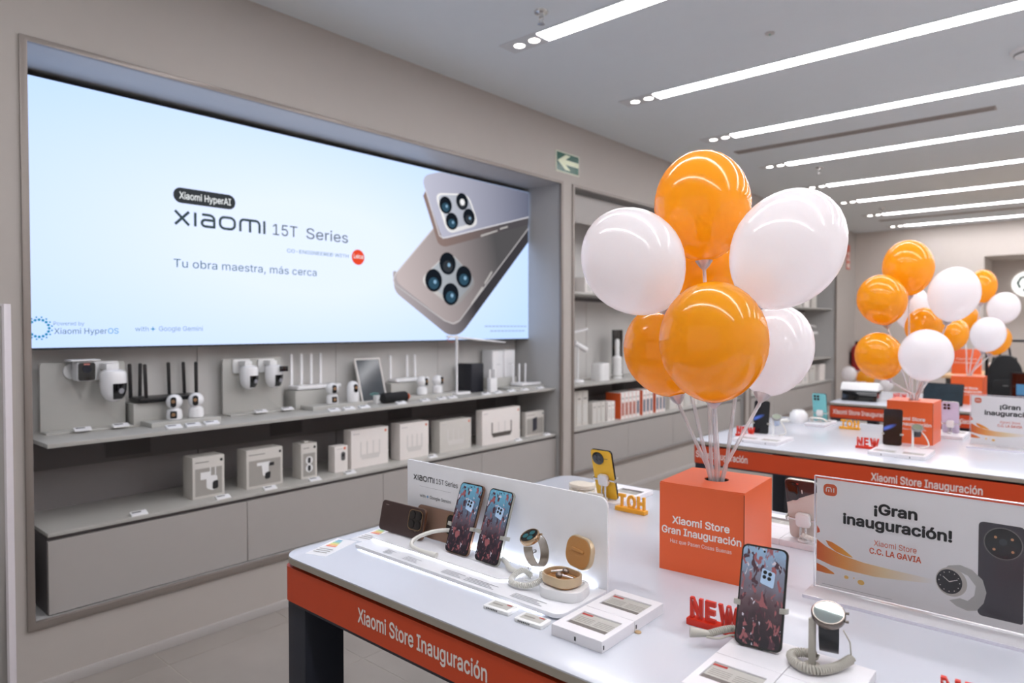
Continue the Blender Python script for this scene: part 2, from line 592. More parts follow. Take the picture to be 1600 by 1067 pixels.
# unseen shop front behind the camera, its wide entrance opening added for fill light
struct(MB().box(WX - .6, WX + .5, YF - .15, YF, 0, CZ).box(XR - .5, XR + .15, YF - .15, YF, 0, CZ).box(WX + .5, XR - .5, YF - .15, YF, 2.7, CZ).build('wall_front', M('front_wall', (220, 217, 214), .7), smooth=False))
mb = MB().box(WX - .6, -1.33, YB, YB + .2, 0, CZ).box(-1.33, 1.4, YB, YB + .2, 2.5, CZ).box(1.4, XR + .15, YB, YB + .2, 0, CZ)
mb.box(-1.45, -1.33, YB + .2, YB + 1.0, 0, 2.6).box(1.4, 1.52, YB + .2, YB + 1.0, 0, 2.6).box(-1.45, 1.52, YB + 1.0, YB + 1.1, 0, 2.6).box(-1.33, 1.4, YB + .2, YB + 1.0, 2.5, 2.6)
struct(mb.build('wall_back', M('back_wall_paint', (204, 195, 188), .75, noise=.02, scale=14, bump=.04), smooth=False))
BASE = M('baseboard_grey', (176, 171, 168), .45)
struct(MB().box(WX, WX + .012, YF, YB, 0, .042).build('baseboard_left', BASE, bevel=.002))
struct(MB().box(WX + .012, -1.33, YB - .012, YB, 0, .06).build('baseboard_back', BASE, bevel=.002))

SPLIT = .95                                  # below this the shelf's shade is painted into a darker panel colour
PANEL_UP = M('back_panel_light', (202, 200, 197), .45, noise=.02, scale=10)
PANEL_LOW = M('back_panel_shaded', (136, 131, 131), .5, noise=.02, scale=10)
for k, (a, b) in enumerate(NICHES):
    # metal frame around each niche
    fr = MB().frame(rect(a, b, NZ0, NZ1), rect(a + .026, b - .026, NZ0 + .03, NZ1 - .022), 'yz', WX - .01, WX + .012)
    struct(fr.build('trim_%d' % (k + 1), FRAME, bevel=.0025))
    tn = 4 + k * 4                           # lining: sides, top, bottom
    struct(MB().box(NB, WX - .01, a, a + .012, NZ0, NZ1).build('trim_%d' % tn, NICHE, smooth=False))
    struct(MB().box(NB, WX - .01, b - .012, b, NZ0, NZ1).build('trim_%d' % (tn + 1), NICHE, smooth=False))
    struct(MB().box(NB, WX - .01, a + .012, b - .012, NZ1 - .015, NZ1).build('trim_%d' % (tn + 2), NICHE, smooth=False))
    struct(MB().box(NB, WX - .01, a + .012, b - .012, NZ0, NZ0 + .02).build('trim_%d' % (tn + 3), NICHE, smooth=False))
    lin_o = struct(MB().box(NB - .06, NB - .018, a, b, NZ0, NZ1).build('wall_niche_%d' % (k + 1), NICHE, smooth=False))
    n = 4
    for i in range(n):
        y0 = a + .013 + (b - a - .026) * i / n; y1 = a + .013 + (b - a - .026) * (i + 1) / n
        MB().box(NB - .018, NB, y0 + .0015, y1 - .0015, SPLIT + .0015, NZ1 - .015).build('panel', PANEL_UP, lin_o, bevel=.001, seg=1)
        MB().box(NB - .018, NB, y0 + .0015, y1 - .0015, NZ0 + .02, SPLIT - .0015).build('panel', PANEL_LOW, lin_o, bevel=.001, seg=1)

# ------------------------------------------------------------------ ceiling lights and fittings
ORD = ['nearest the camera', 'second', 'third', 'fourth', 'fifth', 'sixth', 'seventh', 'eighth', 'ninth', 'farthest']
LY = [.37, 1.64, 2.90, 4.145, 5.41, 6.69, 7.99, 9.23, 10.53, 11.92]
STRIPM = glow('light_strip_glow', (252, 251, 255), STRIP)
SPOTM = glow('spot_glow', (255, 250, 244), 14.0)
LXL = 4.6
light0 = None
LLAB = {0: 'linear ceiling light above and behind the front display table', 1: 'linear ceiling light straight above the balloons on the front table'}
VN = ['highest', 'second', 'third', 'fourth', 'fifth', 'sixth', 'seventh', 'lowest and last']
for i, y in enumerate(LY):
    lab = LLAB.get(i) or 'white light strip with two round spots, %s visible from the top' % VN[i - 2]
    if light0 is None:
        t = thing('linear_ceiling_light', lab, 'ceiling light', (-2.30, y, CZ), group='light strips on the ceiling')
        MB().frame(rect(-.26, LXL + .02, -.07, .07), rect(.001, LXL, -.055, .055), 'xy', -.004, 0).build('housing', M('fitting_grey', (206, 208, 210), .6), t, smooth=False)
        MB().box(0, LXL, -.055, .055, -.006, -.001).build('diffuser', STRIPM, t, smooth=False)
        for sx in (-.06, -.165):
            s = MB().lathe([(.038, -.004), (.038, -.007), (.030, -.007), (.030, -.004)], 20, org=(sx, 0, 0)).build('spot', M('spot_ring', (226, 224, 222), .3), t)
            MB().lathe([(0, -.006), (.030, -.0058)], 20, org=(sx, 0, 0)).build('lens', SPOTM, s)
        light0 = t
    else:
        dup(light0, (-2.30, y, CZ), 0, lab)

DARKV = M('vent_dark', (84, 80, 78), .6)
VENT = M('vent_frame', (168, 160, 154), .5)
for (x0, x1, y, lab) in ((-2.5, -.58, 5.955, 'long narrow slot air vent between the third and fourth light strips'),
                         (-2.48, -.3, 11.15, 'far narrow slot air vent just before the last light strip')):
    t = thing('slot_vent', lab, 'air vent', ((x0 + x1) / 2, y, CZ), group='slot air vents')
    h = (x1 - x0) / 2
    MB().frame(rect(-h, h, -.05, .05), rect(-h + .012, h - .012, -.038, .038), 'xy', -.008, 0).build('frame', VENT, t, bevel=.002)
    MB().box(-h + .01, h - .01, -.04, .04, -.001, 0).build('slot', DARKV, t, smooth=False)
    for q in (-.019, 0, .019):
        MB().box(-h + .012, h - .012, q - .004, q + .004, -.007, -.002).build('slat', VENT, t, smooth=False)

spr = None
for (x, y, lab) in ((-2.126, 2.668, 'metal fire sprinkler beside the end of the topmost light strip'), (-2.11, 7.05, 'tiny metal fire sprinkler hanging behind the fourth light strip'),
                    (-2.2, 10.0, 'tiny far sprinkler between the last light strips')):
    if spr is None:
        t = thing('fire_sprinkler', lab, 'sprinkler', (x, y, CZ), group='ceiling sprinklers')
        MB().lathe([(.036, 0), (.034, -.008), (.014, -.012), (.012, -.03), (0, -.03)], 20).build('escutcheon', CHROME, t)
        for s in (-1, 1):
            MB().tube([(0, 0, -.03), (s * .012, 0, -.036), (s * .011, 0, -.052), (0, 0, -.06)], .003, 6).build('yoke_arm', CHROME, t)
        MB().lathe([(0, -.058), (.018, -.06), (.018, -.063), (0, -.064)], 16).build('deflector', CHROME, t)
        spr = t
    else:
        dup(spr, (x, y, CZ), 0, lab)
t = thing('ceiling_sensor', 'tiny white sensor dot on the ceiling between the top two strips', 'sensor', (-1.356, 3.666, CZ))
MB().lathe([(.026, 0), (.024, -.005), (.008, -.007), (0, -.007)], 18).build('body', M('sensor_grey', (188, 186, 184), .4), t)
MB().ball((0, 0, -.008), .006, 10).build('lens', M('sensor_green', (130, 168, 150), .2), t)
t = thing('smoke_detector', 'round white smoke detector on the ceiling at the right edge', 'smoke detector', (-.33, 4.85, CZ))
MB().lathe([(.085, 0), (.083, -.012), (.065, -.02), (.062, -.032), (.04, -.045), (0, -.048)], 28).build('body', WHITE, t)
MB().lathe([(.066, -.02), (.068, -.024), (.066, -.03)], 28).build('vent_ring', M('detector_grey', (150, 148, 146), .5), t)

# wall signs
t = thing('arrow_sign', 'green emergency exit sign with a pale arrow pointing left, above the niches', 'sign', (WX, 4.235, 2.69))
MB().box(0, .006, -.15, .15, -.078, .078).build('plate', M('sign_pale', (222, 226, 206), .35), t, bevel=.001)
decal(rect(-.142, .142, -.07, .07), (.006, 0, 0), 'wall', M('sign_green', (16, 82, 66), .25), t, 'field')
decal([(-.13, .005), (-.03, .06), (.035, .06), (-.03, .022), (.14, .022), (.14, -.015), (-.03, -.015), (.035, -.055), (-.03, -.055)], (.006, 0, 0), 'wall', M('sign_arrow', (226, 232, 200), .35), t, 'arrow', .0012)
t = thing('fire_notice', 'narrow red and white fire notice on the far end of the wall', 'sign', (WX, 11.95, 2.57))
MB().box(0, .005, -.1, .1, -.2, .2).build('plate', M('notice_red', (206, 92, 66), .4), t, bevel=.001)
decal(rect(-.07, .07, -.06, .08), (.005, 0, 0), 'wall', M('notice_white', (226, 210, 200), .5), t)
decal(circle(.04, 16, 0, .01), (.005, 0, 0), 'wall', M('notice_red2', (196, 60, 44), .4), t, depth=.0012)
decal(rect(-.07, .07, -.17, -.1), (.005, 0, 0), 'wall', M('notice_white', ), t)

# ================================================================== NICHE 1: THE WALL SCREEN
SX = -3.44
t = thing('wall_screen', 'huge lit advertising screen filling the top of the first wall niche', 'screen', (SX, 2.45, 1.92))
y0, y1, z0, z1 = .742, 4.16, 1.34, 2.499
def screen_mat():
    m = bpy.data.materials.new('screen_image'); m.use_nodes = True
    nt = m.node_tree; nt.nodes.clear()
    out = nt.nodes.new('ShaderNodeOutputMaterial'); e = nt.nodes.new('ShaderNodeEmission')
    tc = nt.nodes.new('ShaderNodeTexCoord')
    mp = nt.nodes.new('ShaderNodeMapping'); mp.inputs['Scale'].default_value = (0, 1 / 2.1, 1 / .85); mp.inputs['Location'].default_value = (0, .12, .05)
    gr = nt.nodes.new('ShaderNodeTexGradient'); gr.gradient_type = 'SPHERICAL'
    rp = nt.nodes.new('ShaderNodeValToRGB')
    rp.color_ramp.elements[0].color = (.53, .72, 1.12, 1); rp.color_ramp.elements[1].color = (.76, .85, 1.08, 1); rp.color_ramp.elements[1].position = .7
    nt.links.new(tc.outputs['Object'], mp.inputs[0]); nt.links.new(mp.outputs[0], gr.inputs[0])
    nt.links.new(gr.outputs['Fac'], rp.inputs[0]); nt.links.new(rp.outputs[0], e.inputs[0])
    e.inputs[1].default_value = SCREEN
    nt.links.new(e.outputs[0], out.inputs[0])
    return m
SO = Vector((SX, 2.45, 1.92))
def sc(y, z): return (y - SO.y, z - SO.z)
MB().box(-.12, -.004, y0 - SO.y, y1 - SO.y, z0 - SO.z - .008, z1 - SO.z + .008).build('cabinet', M('screen_case', (22, 22, 26), .5), t, bevel=.002)
MB().box(-.004, 0, y0 - SO.y + .003, y1 - SO.y - .003, z0 - SO.z, z1 - SO.z).build('panel', screen_mat(), t, smooth=False)
def G(name, rgb, k=.8): return glow('screen_' + name, rgb, .95 * k / .86)
def sdec(pts, mat, d, name='print'):
    return decal([sc(*p) for p in pts], (0, 0, 0), 'wall', mat, t, name, depth=.0008 + d * .0004)
def sgrad(name, c0, c1, axis=(1, 0), span=(0, 1)):
    """a printed two-tone gradient across a shape of the screen picture"""
    m = bpy.data.materials.new('screen_' + name); m.use_nodes = True
    nt = m.node_tree; nt.nodes.clear()
    out = nt.nodes.new('ShaderNodeOutputMaterial'); e = nt.nodes.new('ShaderNodeEmission')
    tc = nt.nodes.new('ShaderNodeTexCoord'); sp = nt.nodes.new('ShaderNodeSeparateXYZ')
    dt = nt.nodes.new('ShaderNodeVectorMath'); dt.operation = 'DOT_PRODUCT'; dt.inputs[1].default_value = (0, axis[0], axis[1])
    mr = nt.nodes.new('ShaderNodeMapRange'); mr.inputs['From Min'].default_value = span[0]; mr.inputs['From Max'].default_value = span[1]
    rp = nt.nodes.new('ShaderNodeValToRGB'); rp.color_ramp.elements[0].color = lin(c0); rp.color_ramp.elements[1].color = lin(c1)
    nt.links.new(tc.outputs['Object'], dt.inputs[0]); nt.links.new(dt.outputs['Value'], mr.inputs[0]); nt.links.new(mr.outputs[0], rp.inputs[0])
    nt.links.new(rp.outputs[0], e.inputs[0]); e.inputs[1].default_value = .95
    nt.links.new(e.outputs[0], out.inputs[0])
    return m
def rpoly(pts, rad, n=5):
    """round the corners of a polygon; rad is one radius or one per corner"""
    out = []
    N = len(pts)
    for i, p in enumerate(pts):
        r = rad[i] if isinstance(rad, (list, tuple)) else rad
        p = Vector(p); a = (Vector(pts[i - 1]) - p); b = (Vector(pts[(i + 1) % N]) - p)
        if r <= 0: out.append(tuple(p)); continue
        ra = min(r, a.length * .48); rb = min(r, b.length * .48)
        A = p + a.normalized() * ra; B = p + b.normalized() * rb
        for k in range(n + 1):
            s = k / n
            out.append(tuple((1 - s) ** 2 * A + 2 * s * (1 - s) * p + s * s * B))
    return out
YE = 4.154
# shadow of the lower phone, its dark side and its back
sdec(rpoly([(2.785, 1.80), (2.80, 1.66), (3.27, 1.375), (3.40, 1.375), (YE, 2.105), (YE, 2.26), (3.33, 1.6)], [.03, .05, .05, .08, 0, 0, 0]), sgrad('lower_side', (196, 186, 190), (64, 62, 66), (1, .3), (.2, 1.0)), 0, 'lower_phone_side')
sdec(rpoly([(2.775, 1.745), (3.16, 2.13), (YE, 2.30), (YE, 2.22), (3.36, 1.44), (3.27, 1.46)], [.10, .06, 0, 0, .08, .05]), sgrad('lower_back', (206, 192, 192), (88, 86, 88), (1, .25), (.35, 1.35)), 1, 'lower_phone_back')
sdec(rpoly([(3.005, 1.74), (3.29, 1.965), (3.575, 1.755), (3.335, 1.555)], .09), sgrad('mod_edge', (250, 246, 244), (120, 116, 118), (1, -.6), (.5, 1.3)), 2, 'lower_camera_rim')
sdec(rpoly([(3.03, 1.755), (3.29, 1.955), (3.555, 1.77), (3.335, 1.595)], .08), sgrad('mod_face', (190, 196, 204), (146, 150, 156), (1, 0), (.6, 1.1)), 3, 'lower_camera_plate')
LENS = G('lens_black', (26, 32, 40), .8)
LENSB = G('lens_blue', (54, 86, 106), .8)
def slens(y, z, r, d, hl):
    sdec([(y + a, z + b) for a, b in circle(r, 22)], LENS, d, 'lens')
    sdec([(y + a * 1.15, z - .25 * r + b) for a, b in circle(r * .52, 16)], LENSB if hl else G('lens_grey', (58, 62, 68)), d + 1, 'glint')
    sdec([(y + .15 * r + a, z - .12 * r + b) for a, b in circle(r * .18, 12)], G('lens_hi', (150, 190, 220)), d + 2, 'glint')
for y, z, h in ((3.271, 1.873, 0), (3.139, 1.749, 1), (3.43, 1.79, 1), (3.30, 1.661, 1)):
    slens(y, z, .078, 4, h)
sdec(rpoly([(3.10, 2.41), (3.045, 2.31), (3.18, 2.0), (3.24, 1.985), (YE, 2.245), (YE, 2.31), (3.3, 2.06)], [0, 0, .03, .03, 0, 0, 0]), sgrad('upper_side', (150, 128, 122), (84, 80, 84), (1, 0), (.7, 1.4)), 7, 'upper_phone_side')
sdec(rpoly([(3.02, 2.44), (3.20, 2.496), (YE, 2.496), (YE, 2.305), (3.22, 2.035)], [.09, .03, 0, 0, .05]), sgrad('upper_back', (204, 204, 222), (108, 112, 132), (1, .1), (.6, 1.75)), 8, 'upper_phone_back')
sdec(rpoly([(3.145, 2.345), (3.475, 2.385), (3.585, 2.175), (3.27, 2.075)], .07), sgrad('mod_edge2', (252, 250, 250), (150, 150, 158), (.6, -1), (.2, .9)), 9, 'upper_camera_rim')
sdec(rpoly([(3.165, 2.335), (3.465, 2.375), (3.56, 2.195), (3.285, 2.11)], .06), sgrad('mod_face2', (206, 210, 222), (166, 170, 182), (1, 0), (.7, 1.1)), 10, 'upper_camera_plate')
for y, z, h in ((3.25, 2.276, 1), (3.411, 2.323, 0), (3.31, 2.171, 1), (3.48, 2.221, 0)):
    slens(y, z, .06, 11, h)
sdec([(3.411 + a, 2.318 + b) for a, b in circle(.024, 14)], G('flash', (248, 248, 250), .86), 15, 'flash')
sdec(rpoly([(3.60, 2.09), (3.78, 2.15), (3.785, 2.163), (3.60, 2.105)], .004), G('key', (196, 192, 190)), 15, 'side_key')
sdec(rpoly([(3.81, 2.165), (3.90, 2.193), (3.90, 2.205), (3.81, 2.178)], .004), G('key', ()), 15, 'side_key')
for (a, b, c, d_) in ((3.50, 1.60, 3.62, 1.73), (3.64, 1.755, 3.72, 1.85)):
    sdec([(a, b), (a + .012, b - .01), (c + .012, d_ - .01), (c, d_)], G('key', ()), 4, 'side_key')
# bright edge lines of the two pictured phones
def sline(pts, wd, d, c=(238, 236, 236)):
    return strokes([[sc(*p) for p in pts]], wd, (0, 0, 0), 'wall', G('edge_%d' % c[0], c), t, depth=.0008 + d * .0004, name='edge_line')
sline([(2.80, 1.705), (2.79, 1.735), (2.81, 1.775), (3.14, 2.105)], .008, 5, (226, 220, 222))
sline([(2.80, 1.705), (3.24, 1.475), (3.32, 1.455), (3.385, 1.475), (YE, 2.215)], .008, 5, (206, 202, 204))
sline([(3.06, 2.36), (3.19, 2.06), (3.225, 2.045), (YE, 2.303)], .008, 14, (236, 234, 240))
# writing on the screen
SINK = G('ink', (66, 82, 88)); SBLUE = G('ink_blue', (128, 160, 184)); STEAL = G('ink_teal', (70, 110, 128))
def stx(s, y, z, cap, w, mat, bold=0, al='L'):
    return text(s, (0, y - SO.y, z - SO.z), 'wall', cap, mat, t, width=w, bold=bold, align=al, depth=.002)
decal([(a + 1.581 - SO.y, b + 2.082 - SO.z) for a, b in rrect(.316, .076, .037, 8)], (0, 0, 0), 'wall', G('pill', (62, 66, 70)), t, 'badge', .001)
stx('Xiaomi HyperAI', 1.452, 2.066, .033, .262, G('white', (246, 250, 252), .86), .012)
wordmark((0, 1.424 - SO.y, 1.936 - SO.z), 'wall', .484, .070, SINK, t)
stx('15T', 1.951, 1.938, .060, .150, SINK)
stx('Series', 2.159, 1.938, .060, .284, SINK)
stx('CO-ENGINEERED WITH', 2.036, 1.849, .019, .410, SBLUE, .008)
decal([(a + 2.517 - SO.y, b + 1.858 - SO.z) for a, b in circle(.047, 24)], (0, 0, 0), 'wall', G('red', (238, 78, 50), .9), t, 'round_badge', .001)
stx('Leica', 2.519, 1.851, .026, .068, G('white', ()), .01, 'C')
stx('Tu obra maestra, más cerca', 1.421, 1.726, .040, .803, STEAL)
for i in range(16):
    for rr, ds in ((.037, .006), (.048, .0038)):
        a = 2 * PI * (i + (.5 if rr > .04 else 0)) / 16
        decal(circle(ds, 8, .859 - SO.y + rr * math.cos(a), 1.425 - SO.z + rr * math.sin(a)), (0, 0, 0), 'wall', G('dot', (46, 150, 196)), t, 'ring_dot', .001)
stx('Powered by', .912, 1.438, .016, .118, SBLUE)
stx('Xiaomi Hyper', .914, 1.400, .025, .208, STEAL)
stx('OS', 1.126, 1.400, .025, .044, G('os', (60, 160, 206)))
stx('with', 1.242, 1.411, .021, .060, SBLUE)
decal([(1.322 - SO.y + r * math.cos(PI * i / 4), 1.421 - SO.z + r * math.sin(PI * i / 4)) for i, r in enumerate((.013, .004) * 4)], (0, 0, 0), 'wall', G('dot', ()), t, 'spark', .001)
stx('Google Gemini', 1.349, 1.411, .023, .212, SBLUE)
for z_, y_, n_ in ((1.431, 3.649, 12), (1.396, 3.708, 10)):      # two lines of fine print too small to read
    for k in range(n_):
        sdec([(y_ + k * .0408, z_), (y_ + k * .0408 + .033, z_), (y_ + k * .0408 + .033, z_ + .010), (y_ + k * .0408, z_ + .010)], G('faint', (176, 196, 216)), 0, 'fine_print')

# ================================================================== NICHE SHELVES AND CABINETS
SHZ = .96
CTZ = .605
SHELF_LAB = {0: ('long grey wall shelf under the big screen', 'grey cabinet top running under the first wall shelf'),
             1: ('long grey shelf of the second niche, behind the balloons', 'grey cabinet top of the second niche, holding orange cartons'),
             2: ('grey shelf of the farthest niche, right of the white balloons', 'grey cabinet top of the farthest niche')}
CW = ['leftmost', 'second', 'third', 'rightmost']
NN = ['first niche under the screen', 'second niche', 'third, farthest niche']
for k, (a, b) in enumerate(NICHES):
    ya, yb = a + .09, b - .014
    L = yb - ya
    sh = thing('wall_shelf', SHELF_LAB[k][0], 'shelf', (NB, ya, SHZ), group='wall shelves at table height')
    MB().box(0, NB * -1 - 3.174, 0, L, -.018, 0).build('board', CABTOP, sh, bevel=.002)
    MB().box(.0, .03, .01, L - .01, -.17, -.0185).build('back_rail', CABDARK, sh, smooth=False)
    for q in range(4):
        yy = .33 + q * .845
        c = MB().box(.03, .034, yy, yy + .2, -.15, -.055).build('cable_box', M('cable_box_dark', (70, 66, 66), .5), sh, bevel=.001)
        MB().box(.034, .0355, yy + .006, yy + .194, -.075, -.06).build('slot', SLOT, c, smooth=False)
    ct = thing('cabinet_top', SHELF_LAB[k][1], 'worktop', (NB, ya - .008, CTZ), group='cabinet tops in the niches')
    MB().box(0, .426, 0, L + .008, -.016, 0).build('board', CABTOP, ct, bevel=.002)
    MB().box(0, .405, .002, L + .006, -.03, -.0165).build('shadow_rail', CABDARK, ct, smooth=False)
    for q in range(4):
        c0 = ya - .008 + (L + .008) * q / 4; c1 = ya - .008 + (L + .008) * (q + 1) / 4
        c = thing('base_cabinet', '%s grey base cabinet of the %s' % (CW[q], NN[k]), 'cabinet', (NB, c0, NZ0 + .02), group='low grey base cabinets')
        MB().box(0, .40, .0005, c1 - c0 - .0005, .006, CTZ - NZ0 - .0505).build('body', CABDARK, c, smooth=False)
        MB().box(.4005, .42, .0015, c1 - c0 - .0015, .004, CTZ - NZ0 - .054).build('door', CAB, c, bevel=.0015, seg=1)
    if k:
        hd = thing('header_panel', 'flat grey header panel at the top of the %s' % NN[k], 'panel', (WX - .075, a + .0285, 2.272))
        MB().box(-.02, 0, 0, b - a - .057, 0, .225).build('board', CAB, hd, bevel=.002)
        MB().box(-.06, -.021, .01, b - a - .067, .21, .228).build('light_rail', CABDARK, hd, smooth=False)
        us = thing('upper_shelf', 'upper grey shelf of the %s' % NN[k], 'shelf', (NB, a + .014, 1.715), group='upper shelves')
        MB().box(0, .4, 0, b - a - .028, -.018, 0).build('board', CABTOP, us, bevel=.002)
        MB().box(0, .02, .01, b - a - .038, -.05, -.0185).build('rail', CABDARK, us, smooth=False)

# ================================================================== THINGS ON THE FIRST WALL SHELF
# local frames here: +x faces the room, +y runs along the wall (to the right in the picture)
def price_tag(loc, label, rz=0.0, first=[None]):
    if first[0] is None:
        t = thing('price_tag', label, 'price tag', loc, rz, 'small white shelf price tags')
        MB().prism([(0, 0), (.03, 0), (.03, .004), (.004, .016), (0, .016)], 'xz', -.034, .034).build('holder', WHITE, t, bevel=.0008)
        q = MB().add([(.006, -.031, .0159), (.028, -.031, .0058), (.028, .031, .0058), (.006, .031, .0159)], [(0, 1, 2, 3)]).build('insert', PAPER, t, smooth=False)
        MB().add([(.010, -.028, .0146), (.016, -.028, .0119), (.016, .01, .0119), (.010, .01, .0146)], [(0, 1, 2, 3)]).build('print_line', INK, q, smooth=False)
        first[0] = t
        return t
    return dup(first[0], loc, rz, label)

def mount_board(y, w, h, x, label):
    t = thing('camera_board', label, 'display board', (x, y, SHZ), group='grey camera display boards')
    MB().prism(rrect(w, h, (0.001, .001, .012, .012), 4, 0, h / 2), 'yz', 0, .014).build('back_board', GREYP, t, bevel=.001)
    MB().box(.0145, .1, -w / 2, w / 2 + .01, 0, .008).build('foot', GREYP, t, bevel=.002)
    return t
mount_board(1.05, .345, .31, -3.53, 'tall grey board with two outdoor cameras, leftmost on the shelf')
mount_board(1.872, .345, .30, -3.53, 'grey board with two dome cameras, second along the shelf')

# square outdoor camera with a black front
t = thing('outdoor_camera', 'square white outdoor camera with black face, top left of the first board', 'camera', (-3.515, 1.0, 1.235))
MB().cyl((0, 0, -.005), (.012, 0, -.005), .036, 20).build('wall_plate', WHITE, t, bevel=.002)
MB().cyl((.012, 0, -.005), (.03, .012, .0), .012, 10).build('joint', WHITE, t)
MB().prism(rrect(.075, .088, .012, 4, .03, -.003), 'yz', .03, .10).build('body', WHITE, t, bevel=.003)
MB().box(.02, .115, -.035, .085, .043, .05).build('sun_hood', WHITE, t, bevel=.003)
f = MB().prism(rrect(.068, .08, .01, 4, .03, -.004), 'yz', .10, .104).build('face', BLACKG, t)
MB().cyl((.104, .03, .008), (.106, .03, .008), .018, 18).build('lens', M('lens_dark', (24, 28, 40), .1), f)
decal(rect(.018, .042, .026, .032), (.1042, 0, 0), 'wall', M('led_pink', (206, 130, 120), .4), f, 'led')

def ptz(loc, label, twin=False, s=1.0):
    t = thing('dome_camera', label, 'camera', loc, group='pan and tilt dome cameras')
    MB().prism(rrect(.10 * s, .075 * s, .01, 3), 'yz', 0, .012).build('wall_plate', WHITE, t, bevel=.003)
    MB().box(.01, .085 * s, -.022 * s, .022 * s, .004 * s, .03 * s).build('arm', WHITE, t, bevel=.006)
    cx = .068 * s
    MB().lathe([(0, -.002), (.03 * s, -.004), (.044 * s, -.012), (.048 * s, -.025), (.048 * s, -.07 * s), (.044 * s, -.098 * s), (.032 * s, -.121 * s), (.014 * s, -.132 * s), (0, -.134 * s)], 26, org=(cx, .01, .01)).build('dome', WHITE2, t)
    e = MB()
    n = 8
    for i in range(n):                    # curved black eye patch wrapped around the front of the dome
        a0 = R(-38 + 76 * i / n + 18); a1 = R(-38 + 76 * (i + 1) / n + 18)
        for (z0, r0), (z1, r1) in zip(((-.058, .0488), (-.085, .047), (-.105, .041)), ((-.085, .047), (-.105, .041), (-.121, .032))):
            e.add([(cx + (r0 * s + .0012) * math.cos(a), .01 + (r0 * s + .0012) * math.sin(a), z0 * s + .01) for a in (a0, a1)] +
                  [(cx + (r1 * s + .0012) * math.cos(a), .01 + (r1 * s + .0012) * math.sin(a), z1 * s + .01) for a in (a1, a0)], [(0, 1, 2, 3)])
    ey = e.build('eye', BLACKG, t)
    MB().cyl((cx + .040 * s, .024, -.078 * s), (cx + .048 * s, .0265, -.079 * s), .011 * s, 14).build('lens', M('lens_ring', (150, 150, 156), .25), ey)
    if twin:
        MB().box(cx - .01, cx + .058, .012, .05, -.028, -.002).build('second_head', WHITE, t, bevel=.004)
        MB().box(cx + .0585, cx + .062, .01, .062, -.03, 0).build('second_face', BLACKG, t, bevel=.002)
    return t
ptz((-3.515, 1.135, 1.228), 'white dome camera with bracket, lower right on the first board', s=1.15)
ptz((-3.515, 1.80, 1.218), 'white dome camera with one black eye, left on the second board')
ptz((-3.515, 1.945, 1.216), 'white dome camera with a second black square head, on the second board', twin=True)

def riser(y, w, x, label, label2, h=.105, d1=.12, d2=.13, hs=.022, w1=None):
    t = thing('display_riser', label, 'riser', (x, y, SHZ), group='grey riser blocks')
    MB().box(0, d1, 0, w1 or w * .55, 0, h).build('block', GREYP, t, bevel=.002)
    MB().box(.01, d1 - .01, .01, (w1 or w * .55) - .01, h, h + .0004).build('top_pad', GREYP, t, smooth=False)
    t = thing('display_plinth', label2, 'riser', (x + d1 + .001, y, SHZ), group='flat grey plinths')
    MB().box(0, d2, .03, w, 0, hs).build('slab', GREYP, t, bevel=.002)
    MB().box(.01, d2 - .01, .04, w - .01, hs, hs + .0004).build('top_pad', GREYP, t, smooth=False)
riser(1.235, .36, -3.57, 'grey riser block under the black router', 'flat grey plinth under the two cameras by the black router')
riser(2.09, .40, -3.57, 'grey riser block under the white router with four antennas', 'flat grey plinth under the cameras left of the writing tablet')
riser(2.78, .42, -3.57, 'grey riser block under the white router with three antennas', 'flat grey plinth under the two ball cameras')
riser(3.73, .46, -3.57, 'grey riser block under the white mesh towers', 'flat grey plinth under the low white router', .085, .14, .15, .018, .28)

def router(loc, w, d, ants, mat, label, ah=.17, rz=0.0, ar=.0065):
    t = thing('wifi_router', label, 'router', loc, rz, 'wifi routers on the shelf')
    MB().prism(rrect(w, d, .012, 4, 0, 0), 'xy', .004, .026).xf(Matrix.Rotation(PI / 2, 4, 'Z')).build('body', mat, t, bevel=.006)
    for q in (-1, 1):
        MB().box(-.03, .03, q * w * .35 - .006, q * w * .35 + .006, 0, .005).build('foot', mat, t)
    for (ay, ax, lean) in ants:
        MB().prism(rrect(.016, ah, .006, 3, 0, ah / 2), 'yz', -.004, .004).xf(Matrix.Translation((ax, ay, .018)) @ Matrix.Rotation(lean, 4, 'X')).build('antenna', mat, t, bevel=.0015)
    return t
router((-3.49, 1.40, SHZ + .1054), .30, .13, [(-.145, -.05, .02), (-.112, .05, .03), (-.10, -.06, -.02), (.035, -.05, .02), (.11, -.05, .03), (.148, .0, .0)], BLACK, 'black router with six upright antennas beside the first board')
router((-3.50, 2.25, SHZ + .1054), .30, .11, [(-.125, -.05, 0), (-.06, -.05, 0), (.005, -.05, 0), (.07, -.05, 0)], WHITE2, 'white router with four wide antennas left of the writing tablet', ah=.19)
router((-3.49, 2.96, SHZ + .1054), .29, .10, [(-.115, -.05, 0), (.03, -.05, .02), (.10, -.05, .02)], WHITE2, 'white router with three thin antennas left of the desk lamp', ah=.16)
router((-3.352, 4.02, SHZ + .0184), .24, .12, [(-.09, -.05, .03), (-.02, -.05, 0), (.05, -.05, -.03)], WHITE2, 'low white router with three antennas at the right end of the shelf', ah=.15)

